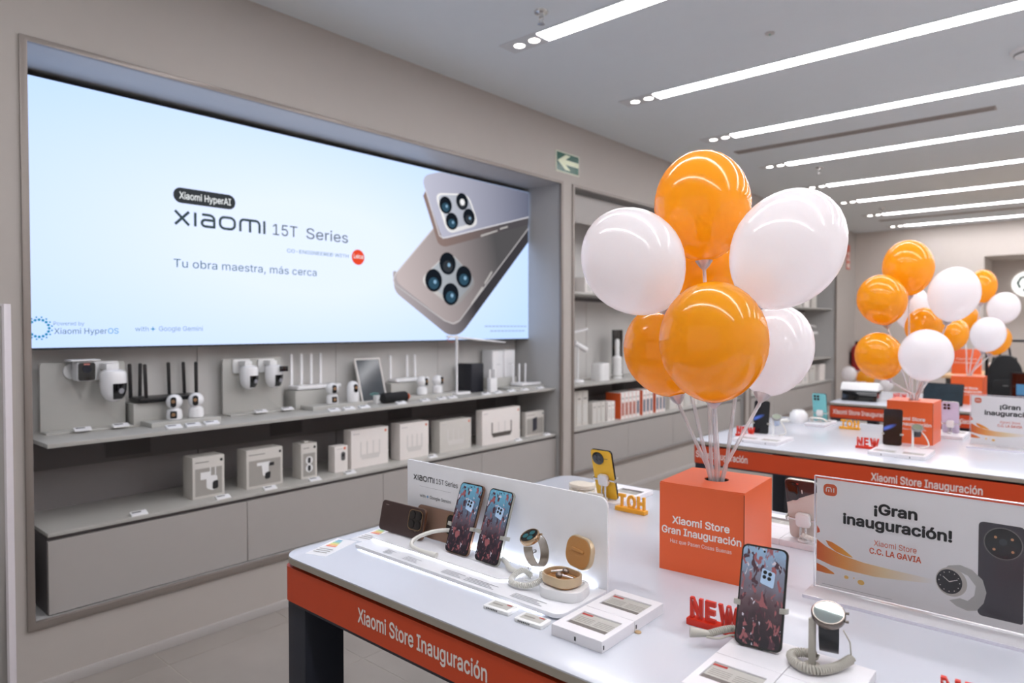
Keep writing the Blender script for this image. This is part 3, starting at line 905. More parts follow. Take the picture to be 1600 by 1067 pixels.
def indoor_cam(loc, label, style=0, rz=0.0):
    t = thing('indoor_camera', label, 'camera', loc, rz, 'round indoor cameras')
    if style < 2:
        MB().lathe([(.031, 0), (.035, .004), (.036, .02), (.033, .045), (.022, .055), (0, .057)], 24).build('base', WHITE2, t)
        MB().ball((0, 0, .086), .037, 24).build('head', WHITE2, t)
        hz_ = .086
    else:
        MB().lathe([(.034, 0), (.037, .004), (.038, .03), (.037, .085), (.028, .112), (.012, .123), (0, .124)], 24).build('shell', WHITE2, t)
        hz_ = .082
    e = MB().prism(rrect(.026, .05, .012, 4, 0, hz_), 'yz', .018, .0395).build('eye', BLACKG, t, bevel=.003)
    MB().cyl((.039, 0, hz_ + .004), (.0415, 0, hz_ + .004), .009, 16).build('lens', M('lens_amber', (150, 116, 84), .2), e)
    if style == 1:
        e2 = MB().prism(rrect(.03, .036, .006, 3, 0, .026), 'yz', .018, .037).build('lower_eye', BLACKG, t, bevel=.002)
        MB().cyl((.0368, 0, .026), (.039, 0, .026), .009, 16).build('lens', M('lens_amber', ()), e2)
    return t
Z2 = SHZ + .0224
indoor_cam((-3.385, 1.395, Z2), 'white camera with two black eyes, in front of the black router', 1, -.5)
indoor_cam((-3.385, 1.50, Z2), 'round white camera with one black eye, in front of the black router', 0, -.5)
indoor_cam((-3.385, 2.29, Z2), 'two-eyed white camera in front of the four-antenna router', 1, -.2)
indoor_cam((-3.385, 2.435, Z2), 'smooth egg-shaped white camera in front of the four-antenna router', 2, -.1)
indoor_cam((-3.385, 2.985, Z2), 'white ball camera, left of the pair before the three-antenna router', 0, .3)
indoor_cam((-3.385, 3.125, Z2), 'white ball camera, right of the pair before the three-antenna router', 0, .3)

# writing tablet leaning back, white block, black speaker
t = thing('writing_tablet', 'dark writing tablet in a pale frame leaning against the wall', 'tablet', (-3.43, 2.635, SHZ), rot=(0, R(-17), 0))
MB().frame(rrect(.20, .285, .008, 3, 0, .1425), rrect(.176, .262, .004, 3, 0, .1425), 'yz', -.008, .002).build('frame', M('tablet_frame', (206, 202, 198), .35), t, bevel=.001)
MB().box(-.007, 0, -.09, .09, .011, .274).build('panel', M('tablet_dark', (58, 64, 70), .12, noise=.12, scale=14), t, smooth=False)
strokes([[(-.03, .05), (0, .058), (.04, .052)], [(-.02, .045), (.03, .042)]], .006, (.0, 0, 0), 'wall', M('tablet_green', (60, 120, 116), .3), t, name='scribble')
t = thing('charger_block', 'tiny white charger cube in front of the writing tablet', 'charger', (-3.37, 2.595, SHZ))
MB().box(0, .035, -.022, .022, 0, .05).build('body', WHITE, t, bevel=.005)
MB().box(.0352, .0358, -.006, .006, .02, .026).build('port', SLOT, t, smooth=False)
t = thing('bluetooth_speaker', 'black barrel speaker with orange strap in front of the writing tablet', 'speaker', (-3.31, 2.69, SHZ + .033))
MB().lathe([(0, 0), (.024, .001), (.030, .004), (.0325, .012), (.0325, .178), (.030, .186), (.024, .189), (0, .19)], 24, (0, 1, 0), (0, -.095, 0)).build('body', M('speaker_mesh', (18, 18, 20), .8, bump=.6, scale=600), t)
MB().lathe([(.020, 0), (.020, .004), (0, .004)], 20, (0, 1, 0), (0, .0951, 0)).build('end_cap', BLACK, t)
MB().tube([(0, .095, .015), (.01, .107, .012), (.012, .112, -.002), (.01, .107, -.014), (0, .095, -.016)], .005, 8).build('strap', M('strap_orange', (230, 96, 40), .6), t)

# desk lamp with a long bar head
t = thing('desk_lamp', 'white desk lamp with long bar head in front of the screen corner', 'lamp', (-3.40, 3.32, SHZ))
MB().prism(rrect(.10, .15, .03, 5, .0, .03), 'xy', 0, .016).build('base', WHITE2, t, bevel=.004)
MB().cyl((0, 0, .016), (0, 0, .40), .0085, 14).build('post', WHITE2, t)
MB().cyl((0, 0, .385), (0, 0, .412), .012, 14).build('hinge', WHITE, t)
MB().prism([(-.09, .008), (.5, -.045), (.5, -.055), (-.09, -.006)], 'yz', -.014, .014).xf(Matrix.Translation((0, 0, .405))).build('bar_head', WHITE2, t, bevel=.003)
MB().tube(smoothpath([(0, -.06, .40), (.0, -.09, .385), (.0, -.06, .368), (.0, -.02, .37)], 5), .0022, 6).build('cord_loop', M('cord_red', (196, 92, 74), .5), t)
# black box speaker, repeater, towers
t = thing('smart_speaker', 'tall black box speaker right of the desk lamp', 'speaker', (-3.46, 3.52, SHZ))
MB().prism(rrect(.15, .13, .012, 4), 'xy', 0, .205).build('body', M('speaker_navy', (24, 26, 36), .5, bump=.3, scale=500), t, bevel=.004)
MB().prism(rrect(.13, .11, .01, 4), 'xy', .205, .208).build('top_plate', BLACKG, t)
t = thing('wifi_repeater', 'small white repeater with two stub antennas right of the black speaker', 'repeater', (-3.32, 3.60, SHZ))
MB().prism(rrect(.04, .075, .008, 4), 'xy', 0, .10).build('body', WHITE2, t, bevel=.004)
for s in (-1, 1):
    MB().prism(rrect(.014, .10, .004, 3, s * .027, .115), 'yz', -.006, .006).build('antenna', WHITE, t, bevel=.001)
for i, y in enumerate((3.80, 3.935)):
    t = thing('mesh_router', 'tall white mesh router tower, %s of the two at the shelf end' % ('left' if i == 0 else 'right'), 'router', (-3.50, y, SHZ + .0854), group='white mesh towers')
    MB().prism(rrect(.125, .12, .012, 4), 'xy', 0, .205).xf(Matrix.Rotation(PI / 2, 4, 'Z')).build('body', WHITE2, t, bevel=.004)
    MB().box(-.055, .055, -.058, .058, .205, .208).build('top_cap', WHITE, t, bevel=.001)
    MB().box(.0605, .0612, -.02, .02, .10, .103).build('status_light', M('status_grey', (170, 176, 184), .4), t)

tg = [(-3.425, 1.01, 'white price tag on the first board, left', .0085), (-3.425, 1.165, 'white price tag on the first board, right', .0085), (-3.255, 1.333, 'left price tag of three before the black router', 0), (-3.255, 1.421, 'middle price tag of three before the black router', 0),
      (-3.255, 1.51, 'right price tag of three before the black router', 0), (-3.425, 1.858, 'price tag on the foot of the second board, left', .0085), (-3.425, 2.015, 'price tag on the foot of the second board, right', .0085),
      (-3.235, 2.19, 'left price tag of three before the four-antenna router', 0), (-3.235, 2.29, 'middle price tag of three before the four-antenna router', 0), (-3.235, 2.395, 'right price tag of three before the four-antenna router', 0),
      (-3.235, 2.67, 'price tag in front of the black barrel speaker', 0), (-3.235, 2.865, 'price tag left below the three-antenna router', 0), (-3.235, 3.01, 'price tag in front of the left ball camera', 0),
      (-3.235, 3.105, 'price tag in front of the right ball camera', 0), (-3.235, 3.43, 'price tag just right of the lamp base', 0), (-3.235, 3.55, 'price tag in front of the white repeater', 0),
      (-3.235, 3.70, 'price tag left before the low white router', 0), (-3.235, 3.85, 'price tag in the middle before the low white router', 0), (-3.235, 4.03, 'last price tag at the right end of the upper shelf', 0)]
for x, y, lab, dz in tg: price_tag((x, y, SHZ + dz), lab)

# ================================================================== BOXES ON THE CABINET TOP
def product_box(y0, y1, h, d, label, kind, mat, xf=-3.25):
    w = y1 - y0
    t = thing('product_box', label, 'box', (xf, (y0 + y1) / 2, CTZ), group='product cartons on the low cabinet')
    MB().box(-d, 0, -w / 2, w / 2, 0, h).build('carton', mat, t, bevel=.0015)
    F = 'wall'
    o = (0, 0, 0)
    if kind in ('cam1', 'cam2', 'slim', 'dark'):
        decal(rect(-w / 2 + .012, w / 2 - .012, .012, h * .72), o, F, ART, t, 'art_panel')
        decal(rect(-w / 2 + .012, 0, h * .86, h * .88), o, F, M('box_text_grey', (130, 126, 122), .6), t, 'print_line')
        decal(circle(.007, 12, w / 2 - .015, h * .88), o, F, INK, t, 'logo')
    else:
        decal(rect(-w / 2 + .012, -w / 2 + .06, h * .88, h * .905), o, F, M('box_text_pale', (196, 192, 190), .6), t, 'print_line')
        decal(rrect(.014, .014, .003, 3, w / 2 - .02, h * .9), o, F, M('logo_orange', (226, 106, 66), .5), t, 'logo')
    if kind == 'cam1':
        decal(rect(-.04, .005, .09, .125), o, F, WHITE, t, 'picture', .0012)
        decal(rpoly([(-.012, .105), (.04, .105), (.045, .05), (.02, .03), (-.012, .045)], .012), o, F, WHITE, t, 'picture', .0018)
        decal(rpoly([(.018, .075), (.045, .08), (.046, .04), (.016, .035)], .01), o, F, INK, t, 'picture', .0024)
        for q in (.005, .03):
            decal(rect(q, q + .005, .105, .145), o, F, WHITE, t, 'picture', .0018)
    if kind == 'cam2':
        decal(rpoly([(-.045, .128), (.03, .128), (.03, .11), (-.045, .112)], .006), o, F, WHITE, t, 'picture', .0012)
        decal(rpoly([(-.02, .115), (.02, .115), (.02, .06), (-.012, .055)], .01), o, F, WHITE, t, 'picture', .0018)
        decal(rpoly([(.0, .072), (.03, .078), (.028, .04), (.0, .04)], .01), o, F, INK, t, 'picture', .0024)
        decal(rect(.022, .05, .105, .122), o, F, INK, t, 'picture', .0024)
    if kind == 'slim':
        for zz in (.055, .098):
            decal(circle(.022, 18, 0, zz), o, F, WHITE, t, 'picture', .0012)
            decal(rrect(.018, .032, .008, 4, 0, zz), o, F, INK, t, 'picture', .0018)
        MB().box(-d * .7, -d * .3, -.012, .012, h, h + .008).build('hang_tab', mat, t, bevel=.001)
    if kind == 'small':
        decal(rrect(.028, .05, .012, 4, .012, h * .6), o, F, M('lens_grey_print', (90, 88, 88), .5), t, 'picture', .0012)
        decal(circle(.009, 12, .012, h * .64), o, F, INK, t, 'picture', .0018)
    if kind in ('pale', 'router'):
        c = M('print_pale', (212, 208, 204), .6) if kind == 'pale' else M('print_dark', (86, 80, 76), .6)
        bw = w * .24
        decal(rrect(bw * 2, .03, .006, 3, 0, .06), o, F, c, t, 'picture', .0012)
        for q in (-1.05, -.35, .35, 1.05):
            decal(rect(q * bw - .005, q * bw + .005, .06, .15), o, F, c if abs(q) > 1 else M('print_pale', (212, 208, 204)), t, 'picture', .0009)
    if kind == 'dark':
        decal(rpoly([(-.03, .03), (.022, .045), (.022, .14), (-.03, .13)], .004), o, F, M('print_navy', (52, 52, 62), .5), t, 'picture', .0012)
    return t
product_box(1.42, 1.575, .20, .105, 'grey carton with a dome camera picture, first on the cabinet top', 'cam1', CARD)
product_box(1.69, 1.89, .197, .10, 'wider grey carton with a twin-head camera picture', 'cam2', CARD)
product_box(2.0, 2.098, .19, .09, 'slim upright carton with a two-eyed camera picture', 'slim', CARD)
product_box(2.213, 2.30, .148, .065, 'smallest white carton, beside the slim upright one', 'small', CARDW)
product_box(2.335, 2.605, .223, .075, 'pale white router carton right of the smallest carton', 'pale', CARDW, -3.265)
product_box(2.685, 2.92, .224, .09, 'pale white router carton, middle of the three plain ones', 'pale', CARDW)
product_box(3.01, 3.30, .206, .085, 'pale cream router carton, lowest and right of three plain ones', 'pale', CARD, -3.24)
product_box(3.395, 3.80, .243, .06, 'big white carton showing a dark router with antennas', 'router', CARDW, -3.225)
product_box(3.885, 4.105, .182, .045, 'grey carton with a dark speaker picture at the niche end', 'dark', CARD, -3.24)
for x, y, lab in ((-3.19, 1.153, 'lone price tag on the bare left part of the cabinet top'), (-3.19, 1.53, 'price tag before the dome camera carton'), (-3.19, 1.775, 'price tag before the twin-head camera carton'), (-3.19, 2.035, 'price tag before the slim upright carton'),
                  (-3.19, 2.262, 'price tag before the smallest white carton'), (-3.19, 2.885, 'price tag before the middle pale router carton'), (-3.19, 3.72, 'price tag before the dark router carton'), (-3.19, 4.06, 'price tag before the dark speaker carton')):
    price_tag((x, y, CTZ), lab)

# ================================================================== THINGS IN THE SECOND AND THIRD NICHES
def slim_lamp(loc, label, rz=0.0, first=[None]):
    if first[0]: return dup(first[0], loc, rz, label)
    t = thing('reading_lamp', label, 'lamp', loc, rz, 'white reading lamps')
    MB().lathe([(.055, 0), (.055, .012), (.048, .022), (0, .024)], 24).build('base', WHITE2, t)
    MB().cyl((0, 0, .02), (0, 0, .30), .009, 12).build('post', WHITE, t)
    MB().cyl((0, -.045, .335), (0, .12, .275), .024, 18).build('head', WHITE2, t)
    first[0] = t
    return t
slim_lamp((-3.36, 4.72, SHZ), 'white reading lamp with tube head at the left of the second niche')
t = thing('clip_lamp', 'white bar lamp arm high at the left of the second niche', 'lamp', (-3.40, 4.62, SHZ))
MB().lathe([(.05, 0), (.05, .012), (0, .016)], 20).build('base', WHITE2, t)
MB().cyl((0, 0, .01), (0, 0, .40), .008, 12).build('post', WHITE, t)
MB().prism([(-.05, .395), (.30, .445), (.30, .462), (-.05, .412)], 'yz', -.014, .014).build('bar_head', WHITE2, t, bevel=.003)
t = thing('white_speaker', 'plain white cylinder-edged speaker beside the reading lamp', 'speaker', (-3.33, 5.02, SHZ))
MB().prism(rrect(.15, .12, .03, 5), 'xy', 0, .15).xf(Matrix.Rotation(PI / 2, 4, 'Z')).build('body', WHITE, t, bevel=.006)
MB().prism(rrect(.12, .09, .02, 5), 'xy', .1503, .153).xf(Matrix.Rotation(PI / 2, 4, 'Z')).build('top_plate', WHITE2, t)
t = thing('air_pump', 'slim white upright appliance half hidden by the orange balloon', 'appliance', (-3.33, 5.30, SHZ))
MB().lathe([(.042, 0), (.042, .19), (.034, .2), (.02, .21), (.02, .34), (.014, .36), (0, .362)], 22).build('body', WHITE, t)
MB().lathe([(.0425, .02), (.0425, .03)], 22).build('ring', GREYP, t)
t = thing('dark_monitor', 'dark upright panel at the edge of the left orange balloon', 'monitor', (-3.45, 5.46, SHZ))
MB().box(0, .05, -.06, .06, 0, .012).build('foot', BLACK, t, bevel=.002)
MB().prism(rrect(.16, .42, .008, 3, 0, .235), 'yz', .01, .03).build('panel', BLACKG, t, bevel=.001)

def carton(loc, w, d, h, mat, label, group, accent=None, spine=None, rz=0.0):
    t = thing('carton', label, 'box', loc, rz, group)
    MB().box(-d, 0, -w / 2, w / 2, 0, h).build('carton_body', mat, t, bevel=.0012)
    if accent:
        MB().box(-d, .0004, -w / 2 - .0006, -w / 2, 0.001, h - .001).build('side_print', accent, t, smooth=False)
    if spine:
        decal(rect(-w * .28, w * .28, h * .12, h * .62), (0, 0, 0), 'wall', spine, t, 'label_strip')
        decal(rect(-w * .28, w * .28, h * .76, h * .8), (0, 0, 0), 'wall', M('box_text_grey', ()), t, 'print_line')
    return t
GS = M('spine_grey', (206, 204, 200), .5); RS = M('spine_red', (176, 90, 70), .5); BS = M('spine_blue', (90, 100, 120), .5)
g = 'cartons on the cabinet tops of the far niches'
ORDN = ['first', 'second', 'third', 'fourth', 'fifth', 'sixth', 'seventh', 'eighth', 'ninth', 'tenth', 'eleventh', 'twelfth']
for i in range(3):
    carton((-3.26, 4.515 + i * .088, CTZ), .08, .12, .29, CARD, '%s tall grey carton at the left end of the second niche' % ORDN[i], g, spine=GS)
for i in range(3):
    carton((-3.24, 4.80 + i * .066, CTZ), .06, .12, .18, CARD, '%s low grey carton right of the tall grey ones' % ORDN[i], g, spine=GS)
carton((-3.24, 5.03, CTZ), .055, .10, .17, CARDW, 'white carton, left of the pair before the orange cartons', g, spine=GS)
carton((-3.24, 5.092, CTZ), .055, .10, .17, CARDW, 'white carton, right of the pair before the orange cartons', g, spine=GS)
y = 5.22
for i in range(11):
    w_ = .062
    first_of = i in (0, 5, 8)
    if i in (5, 8): y += .05
    carton((-3.22, y, CTZ), w_, .16, .235, CARDW, '%s white and orange carton in the row below the left orange balloon' % ORDN[i], g,
           accent=M('carton_orange', (222, 94, 44), .5), spine=RS if i < 4 else BS)
    y += w_ + .004
for i in range(8):
    carton((-3.24, 6.2 + i * .16, CTZ), .13, .12, .17 + .03 * (i % 3), CARDW if i % 2 else CARD, '%s pale carton behind the balloon sticks, second niche' % ORDN[i], g, spine=GS)
hs = [.12, .17, .13, .2, .15, .21, .12, .18, .2, .17, .26, .28]
yy = 8.05
for i in range(10):
    w_ = .2 if i < 8 else .27
    carton((-3.24, yy + w_ / 2, CTZ), w_, .12, hs[i + 1], CARDW if i % 3 else CARD, '%s carton from the left on the third niche cabinet' % ORDN[i], g, spine=BS if i == 7 else GS)
    yy += w_ + .06
carton((-3.24, 11.08, CTZ), .27, .14, .25, CARDW, 'largest white carton at the far end of the third niche', g)
g2 = 'cartons on the upper shelves'
carton((-3.30, 4.50, 1.715), .14, .12, .17, CARDW, 'lone white carton high at the left of the second niche', g2, spine=GS)
for i, (y, w_, h_) in enumerate(((4.8, .12, .14), (5.0, .1, .2), (5.35, .16, .15), (7.1, .12, .2), (7.35, .12, .2))):
    carton((-3.30, y, 1.715), w_, .12, h_, CARD if i % 2 else CARDW, '%s carton hidden behind balloons on the second upper shelf' % ORDN[i], g2, spine=GS)
for i, (y, w_, h_) in enumerate(((8.3, .2, .2), (9.0, .2, .25), (9.75, .22, .2), (10.15, .2, .24), (10.5, .24, .34), (10.85, .22, .32))):
    carton((-3.30, y, 1.715), w_, .12, h_, CARDW if i % 2 == 0 else CARD, '%s carton from the left on the third upper shelf' % ORDN[i], g2)
t = thing('desk_lamp', 'far white desk lamp with folded arm in the third niche', 'lamp', (-3.34, 10.62, SHZ))
MB().prism(rrect(.14, .2, .03, 4), 'xy', 0, .02).build('base', WHITE, t, bevel=.004)
MB().cyl((0, 0, .02), (0, 0, .44), .016, 12).build('post', WHITE, t)
MB().tube([(0, 0, .44), (0, .16, .50), (0, .42, .475)], .014, 8).build('arm', WHITE, t)
MB().box(-.03, .03, .05, .45, .36, .40).build('lamp_head', WHITE, t, bevel=.006)
t = thing('cable_stand', 'dark angled stand behind the far white desk lamp', 'stand', (-3.46, 10.93, SHZ))
MB().box(-.05, .05, -.14, .12, 0, .012).build('foot', BLACK, t, bevel=.002)
MB().prism([(-.14, .012), (-.1, .17), (-.07, .17), (.1, .012)], 'yz', -.008, .008).build('wedge', M('stand_grey', (84, 88, 90), .4), t, bevel=.002)
for i, (y, w_, h_) in enumerate(((6.0, .1, .2), (6.3, .16, .12), (6.7, .12, .26), (7.1, .14, .16), (8.3, .16, .2), (8.8, .12, .24), (9.3, .18, .14), (9.9, .12, .22))):
    t = thing('small_appliance', '%s small white device on the far shelves behind the balloons' % ORDN[i], 'device', (-3.36, y, SHZ), group='small devices hidden behind balloons')
    MB().prism(rrect(w_, .1, .03, 4), 'xy', 0, h_).xf(Matrix.Rotation(PI / 2, 4, 'Z')).build('body', WHITE, t, bevel=.006)
    MB().box(.0505, .052, -.02, .02, h_ * .4, h_ * .55).build('panel', BLACKG, t, bevel=.0005)

# ================================================================== DISPLAY TABLES
TZ = .885
TL = 2.25
def table(y0, label, texts):
    t = thing('display_table', label, 'table', (-1.485, y0, 0), group='white display tables with orange bands')
    W_ = 1.16
    o = rrect(TL, W_, .055, 8, TL / 2, W_ / 2)
    MB().prism(o, 'xy', TZ - .0165, TZ - .003).build('top_slab', TEDGE, t)
    MB().prism(rrect(TL - .001, W_ - .001, .055, 8, TL / 2, W_ / 2), 'xy', TZ - .003, TZ).build('top_surface', TTOP, t, bevel=.0006)
    MB().prism(rrect(TL - .05, W_ - .05, .04, 8, TL / 2, W_ / 2), 'xy', TZ - .026, TZ - .0167).build('shadow_gap', SLOT, t)
    MB().frame(rrect(TL - .008, W_ - .008, .03, 6, TL / 2, W_ / 2), rrect(TL - .04, W_ - .04, .02, 6, TL / 2, W_ / 2), 'xy', TZ - .108, TZ - .0262).build('apron_band', ORANGE, t)
    MB().frame(rrect(TL - .012, W_ - .012, .03, 6, TL / 2, W_ / 2), rrect(TL - .05, W_ - .05, .02, 6, TL / 2, W_ / 2), 'xy', TZ - .115, TZ - .1082).build('apron_lip', NAVY, t)
    for (x, y) in ((.016, .012), (TL - .089, .012), (.016, W_ - .12), (TL - .089, W_ - .12)):
        MB().box(x, x + .073, y, y + .108, 0, TZ - .1155).build('leg', NAVY, t, bevel=.003)
    MB().box(.42, TL - .42, .42, W_ - .12, 0, TZ - .1165).build('pedestal', NAVY, t, bevel=.003)
    for s, x, w_ in texts:
        text(s, (x, .004, TZ - .0795), 'front', .030, LETTER, t, width=w_, bold=.016)
        text(s, (TL - x, W_ - .004, TZ - .0795), 'back', .030, LETTER, t, width=w_, bold=.016)
    text('Xiaomi Store Inauguración', (.004, .75, TZ - .0795), 'left', .030, LETTER, t, width=.375, bold=.016)
    return t
XSI = 'Xiaomi Store Inauguración'
table(.854, 'nearest white display table with orange band and the phone stand on it', [(XSI, .307, .374), (XSI, 1.08, .374), (XSI, 1.8, .374)])
table(3.03, 'second white display table, behind the orange box, with phones and balloons', [('Store Inauguración', .024, .252), (XSI, .79, .375), (XSI, 1.55, .375)])
table(5.21, 'third white display table, with the printer and tablet on it', [(XSI, .035, .375), (XSI, .8, .375), (XSI, 1.55, .375)])

# ------------------------------------------------------------------ promotional boxes
def hole_plate(mb, x0, x1, y0, y1, z0, z1, cx, cy, r, n=32):
    inn = circle(r, n, cx, cy)
    out = []
    for i in range(n):
        a = 2 * PI * i / n; c, s = math.cos(a), math.sin(a)
        k = min(((x1 - cx) if c > 0 else (x0 - cx)) / c if abs(c) > 1e-6 else 9, ((y1 - cy) if s > 0 else (y0 - cy)) / s if abs(s) > 1e-6 else 9)
        out.append((cx + c * k, cy + s * k))
    return mb.frame(out, inn, 'xy', z0, z1)
BOXW, BOXD, BOXH = .19, .195, .195
box0 = None
def promo_box(loc, rz, label):
    global box0
    if box0: 
        box0_ = dup(box0, loc, rz, label); return box0_
    t = thing('promo_box', label, 'box', loc, rz, 'orange cube boxes holding balloons')
    a, b, h = BOXW / 2, BOXD / 2, BOXH
    MB().frame(rect(-a, a, -b, b), rect(-a + .003, a - .003, -b + .003, b - .003), 'xy', 0, h - .0005).build('walls', ORANGEBOX, t, smooth=False)
    mb = MB(); hole_plate(mb, -a, a, -b, b, h - .0005, h + .002, 0, 0, .027)
    mb.build('lid', ORANGEBOX, t, smooth=False)
    MB().frame(circle(.028, 24), circle(.0268, 24), 'xy', h - .06, h - .0006).build('sleeve', SLOT, t)
    MB().box(a - .0012, a + .0006, -b - .0006, -b + .0012, .002, h - .002).build('corner_seam', M('seam_dark', (150, 60, 30), .6), t, smooth=False)
    for fr, oy, sg in (('front', -b, 1), ('back', b, -1)):
        text('Xiaomi Store', (.0, oy, .108), fr, .0155, LETTER, t, width=.128, bold=.022, align='C')
        text('Gran Inauguración', (.0, oy, .084), fr, .0155, LETTER, t, width=.178, bold=.022, align='C')
        text('Haz que Pasen Cosas Buenas', (.0, oy, .064), fr, .0085, LETTER, t, width=.138, align='C')
    box0 = t
    return t
BX1 = (-.657, 1.470, TZ); BX2 = (-.665, 3.70, TZ); BX3 = (-.70, 5.79, TZ)
promo_box(BX1, R(4), 'big orange cube box on the nearest table under the balloons')
promo_box(BX2, R(-1), 'orange cube box on the second table, behind the dark phone')
promo_box(BX3, R(-1), 'orange cube box on the third table, behind the tablet')

# ------------------------------------------------------------------ balloons
def balloon(hole, c, r, ry, mat, label, group, slot, lean=None):
    hole = Vector(hole); c = Vector(c) - hole
    t = thing('balloon', label, 'balloon', hole, group=group)
    ax = Vector(lean).normalized() if lean else (c + Vector((0, 0, .02 + .45 * c.length))).normalized()      # leans outwards, but hangs more upright than its straw
    prof = []
    n = 18
    for i in range(n + 1):
        th = PI * i / n
        z = -math.cos(th); q = math.sin(th)
        if z < 0: q *= 1 - .10 * (-z) ** 1.6          # a little narrower towards the neck
        prof.append((max(0, r * q), ry * z))
    prof[0] = (0.0055, -ry * 1.02); prof[-1] = (0, ry)
    MB().lathe(prof, 40, ax, c).build('skin', mat, t)
    tip = c - ax * ry * 1.02
    KN = M('knot_orange', (214, 70, 24), .4) if mat is B_OR else M('knot_white', (226, 206, 200), .4)
    MB().lathe([(.004, 0), (.006, -.004), (.0035, -.009), (.007, -.014), (0, -.014)], 12, ax, tip).build('knot', KN, t)
    MB().lathe([(.0035, -.03), (.0045, -.018), (.012, -.010), (.02, .002), (.0205, .003), (.012, -.008), (.003, -.016)], 18, ax, tip).build('cup', STRAW, t)
    q = Vector((math.cos(slot), math.sin(slot), 0)) * .0145
    MB().tube([tip - ax * .02, q * 1.5 + Vector((0, 0, .03)), q + Vector((0, 0, .004)), q * .9 + Vector((0, 0, -.055))], .0042, 10).build('straw', STRAW, t)
    return t
def bouquet(hole, group, rows):
    hv = Vector(hole)
    order = sorted(range(len(rows)), key=lambda i: math.atan2(rows[i][0][1] - hv.y, rows[i][0][0] - hv.x))
    an = [math.atan2(rows[i][0][1] - hv.y, rows[i][0][0] - hv.x) for i in order]
    n = len(an); gap = min(R(45), 2 * PI / n)
    for _ in range(400):                       # spread the straws around the hole, keeping their order
        for k in range(n):
            j = (k + 1) % n
            d = (an[j] - an[k]) % (2 * PI) if n > 1 else 9
            if d < gap - 1e-4:
                an[k] -= (gap - d) / 2; an[j] += (gap - d) / 2
    for a_, i in zip(an, order):
        c, r, ry, m, lab = rows[i][:5]
        balloon(hole, c, r, ry, m, lab, group, a_, rows[i][5] if len(rows[i]) > 5 else None)
bouquet((BX1[0], BX1[1], TZ + BOXH), 'balloons in the bouquet on the nearest table', (
    ((-.718, 1.516, 1.718), 0.112, 0.132, B_OR, 'top orange balloon of the nearest bouquet'),
    ((-.791, 1.703, 1.594), 0.101, 0.113, B_OR, 'orange balloon hidden behind the middle of the nearest bouquet'),
    ((-.783, 1.312, 1.574), 0.111, 0.126, B_WH, 'white balloon on the left of the nearest bouquet', (-.45, -.39, .80)),
    ((-.505, 1.470, 1.594), 0.113, 0.136, B_WH, 'largest white balloon, upper right of the nearest bouquet', (.40, .35, .85)),
    ((-.591, 1.301, 1.398), 0.108, 0.126, B_OR, 'front orange balloon, closest of the nearest bouquet'),
    ((-.806, 1.504, 1.372), 0.102, 0.115, B_OR, 'orange balloon low at the left behind the front one'),
    ((-.606, 1.685, 1.372), 0.091, 0.117, B_WH, 'white balloon low at the right behind the front orange one')))
bouquet((BX2[0], BX2[1], TZ + BOXH), 'balloons in the bouquet on the second table', (
    ((-.698, 3.701, 1.714), 0.111, 0.134, B_OR, 'top orange balloon of the middle bouquet'),
    ((-.765, 3.500, 1.556), 0.106, 0.119, B_OR, 'orange balloon at the far left of the middle bouquet'),
    ((-.728, 3.964, 1.526), 0.086, 0.117, B_WH, 'white balloon half hidden at the back of the middle bouquet'),
    ((-.499, 3.616, 1.578), 0.103, 0.125, B_WH, 'white balloon at the upper right of the middle bouquet'),
    ((-.648, 3.802, 1.428), 0.081, 0.099, B_OR, 'orange balloon in the centre back of the middle bouquet'),
    ((-.557, 4.043, 1.389), 0.066, 0.090, B_OR, 'small orange balloon at the right back of the middle bouquet'),
    ((-.769, 3.481, 1.294), 0.102, 0.116, B_OR, 'orange balloon at the lower left of the middle bouquet'),
    ((-.564, 3.365, 1.307), 0.104, 0.120, B_WH, 'white balloon low at the front of the middle bouquet')))
bouquet((BX3[0], BX3[1], TZ + BOXH), 'balloons in the bouquet on the third table', (
    ((-.654, 6.018, 1.728), 0.093, 0.127, B_OR, 'highest orange balloon of the farthest bouquet'),
    ((-.517, 5.913, 1.564), 0.100, 0.115, B_WH, 'white balloon at the right of the farthest bouquet'),
    ((-.585, 5.706, 1.378), 0.106, 0.124, B_WH, 'white balloon low at the front of the farthest bouquet'),
    ((-.567, 5.998, 1.334), 0.095, 0.115, B_OR, 'orange balloon peeking out below the farthest white one'),
    ((-.765, 6.09, 1.49), 0.092, 0.114, B_OR, 'orange balloon in the middle of the farthest bouquet')))

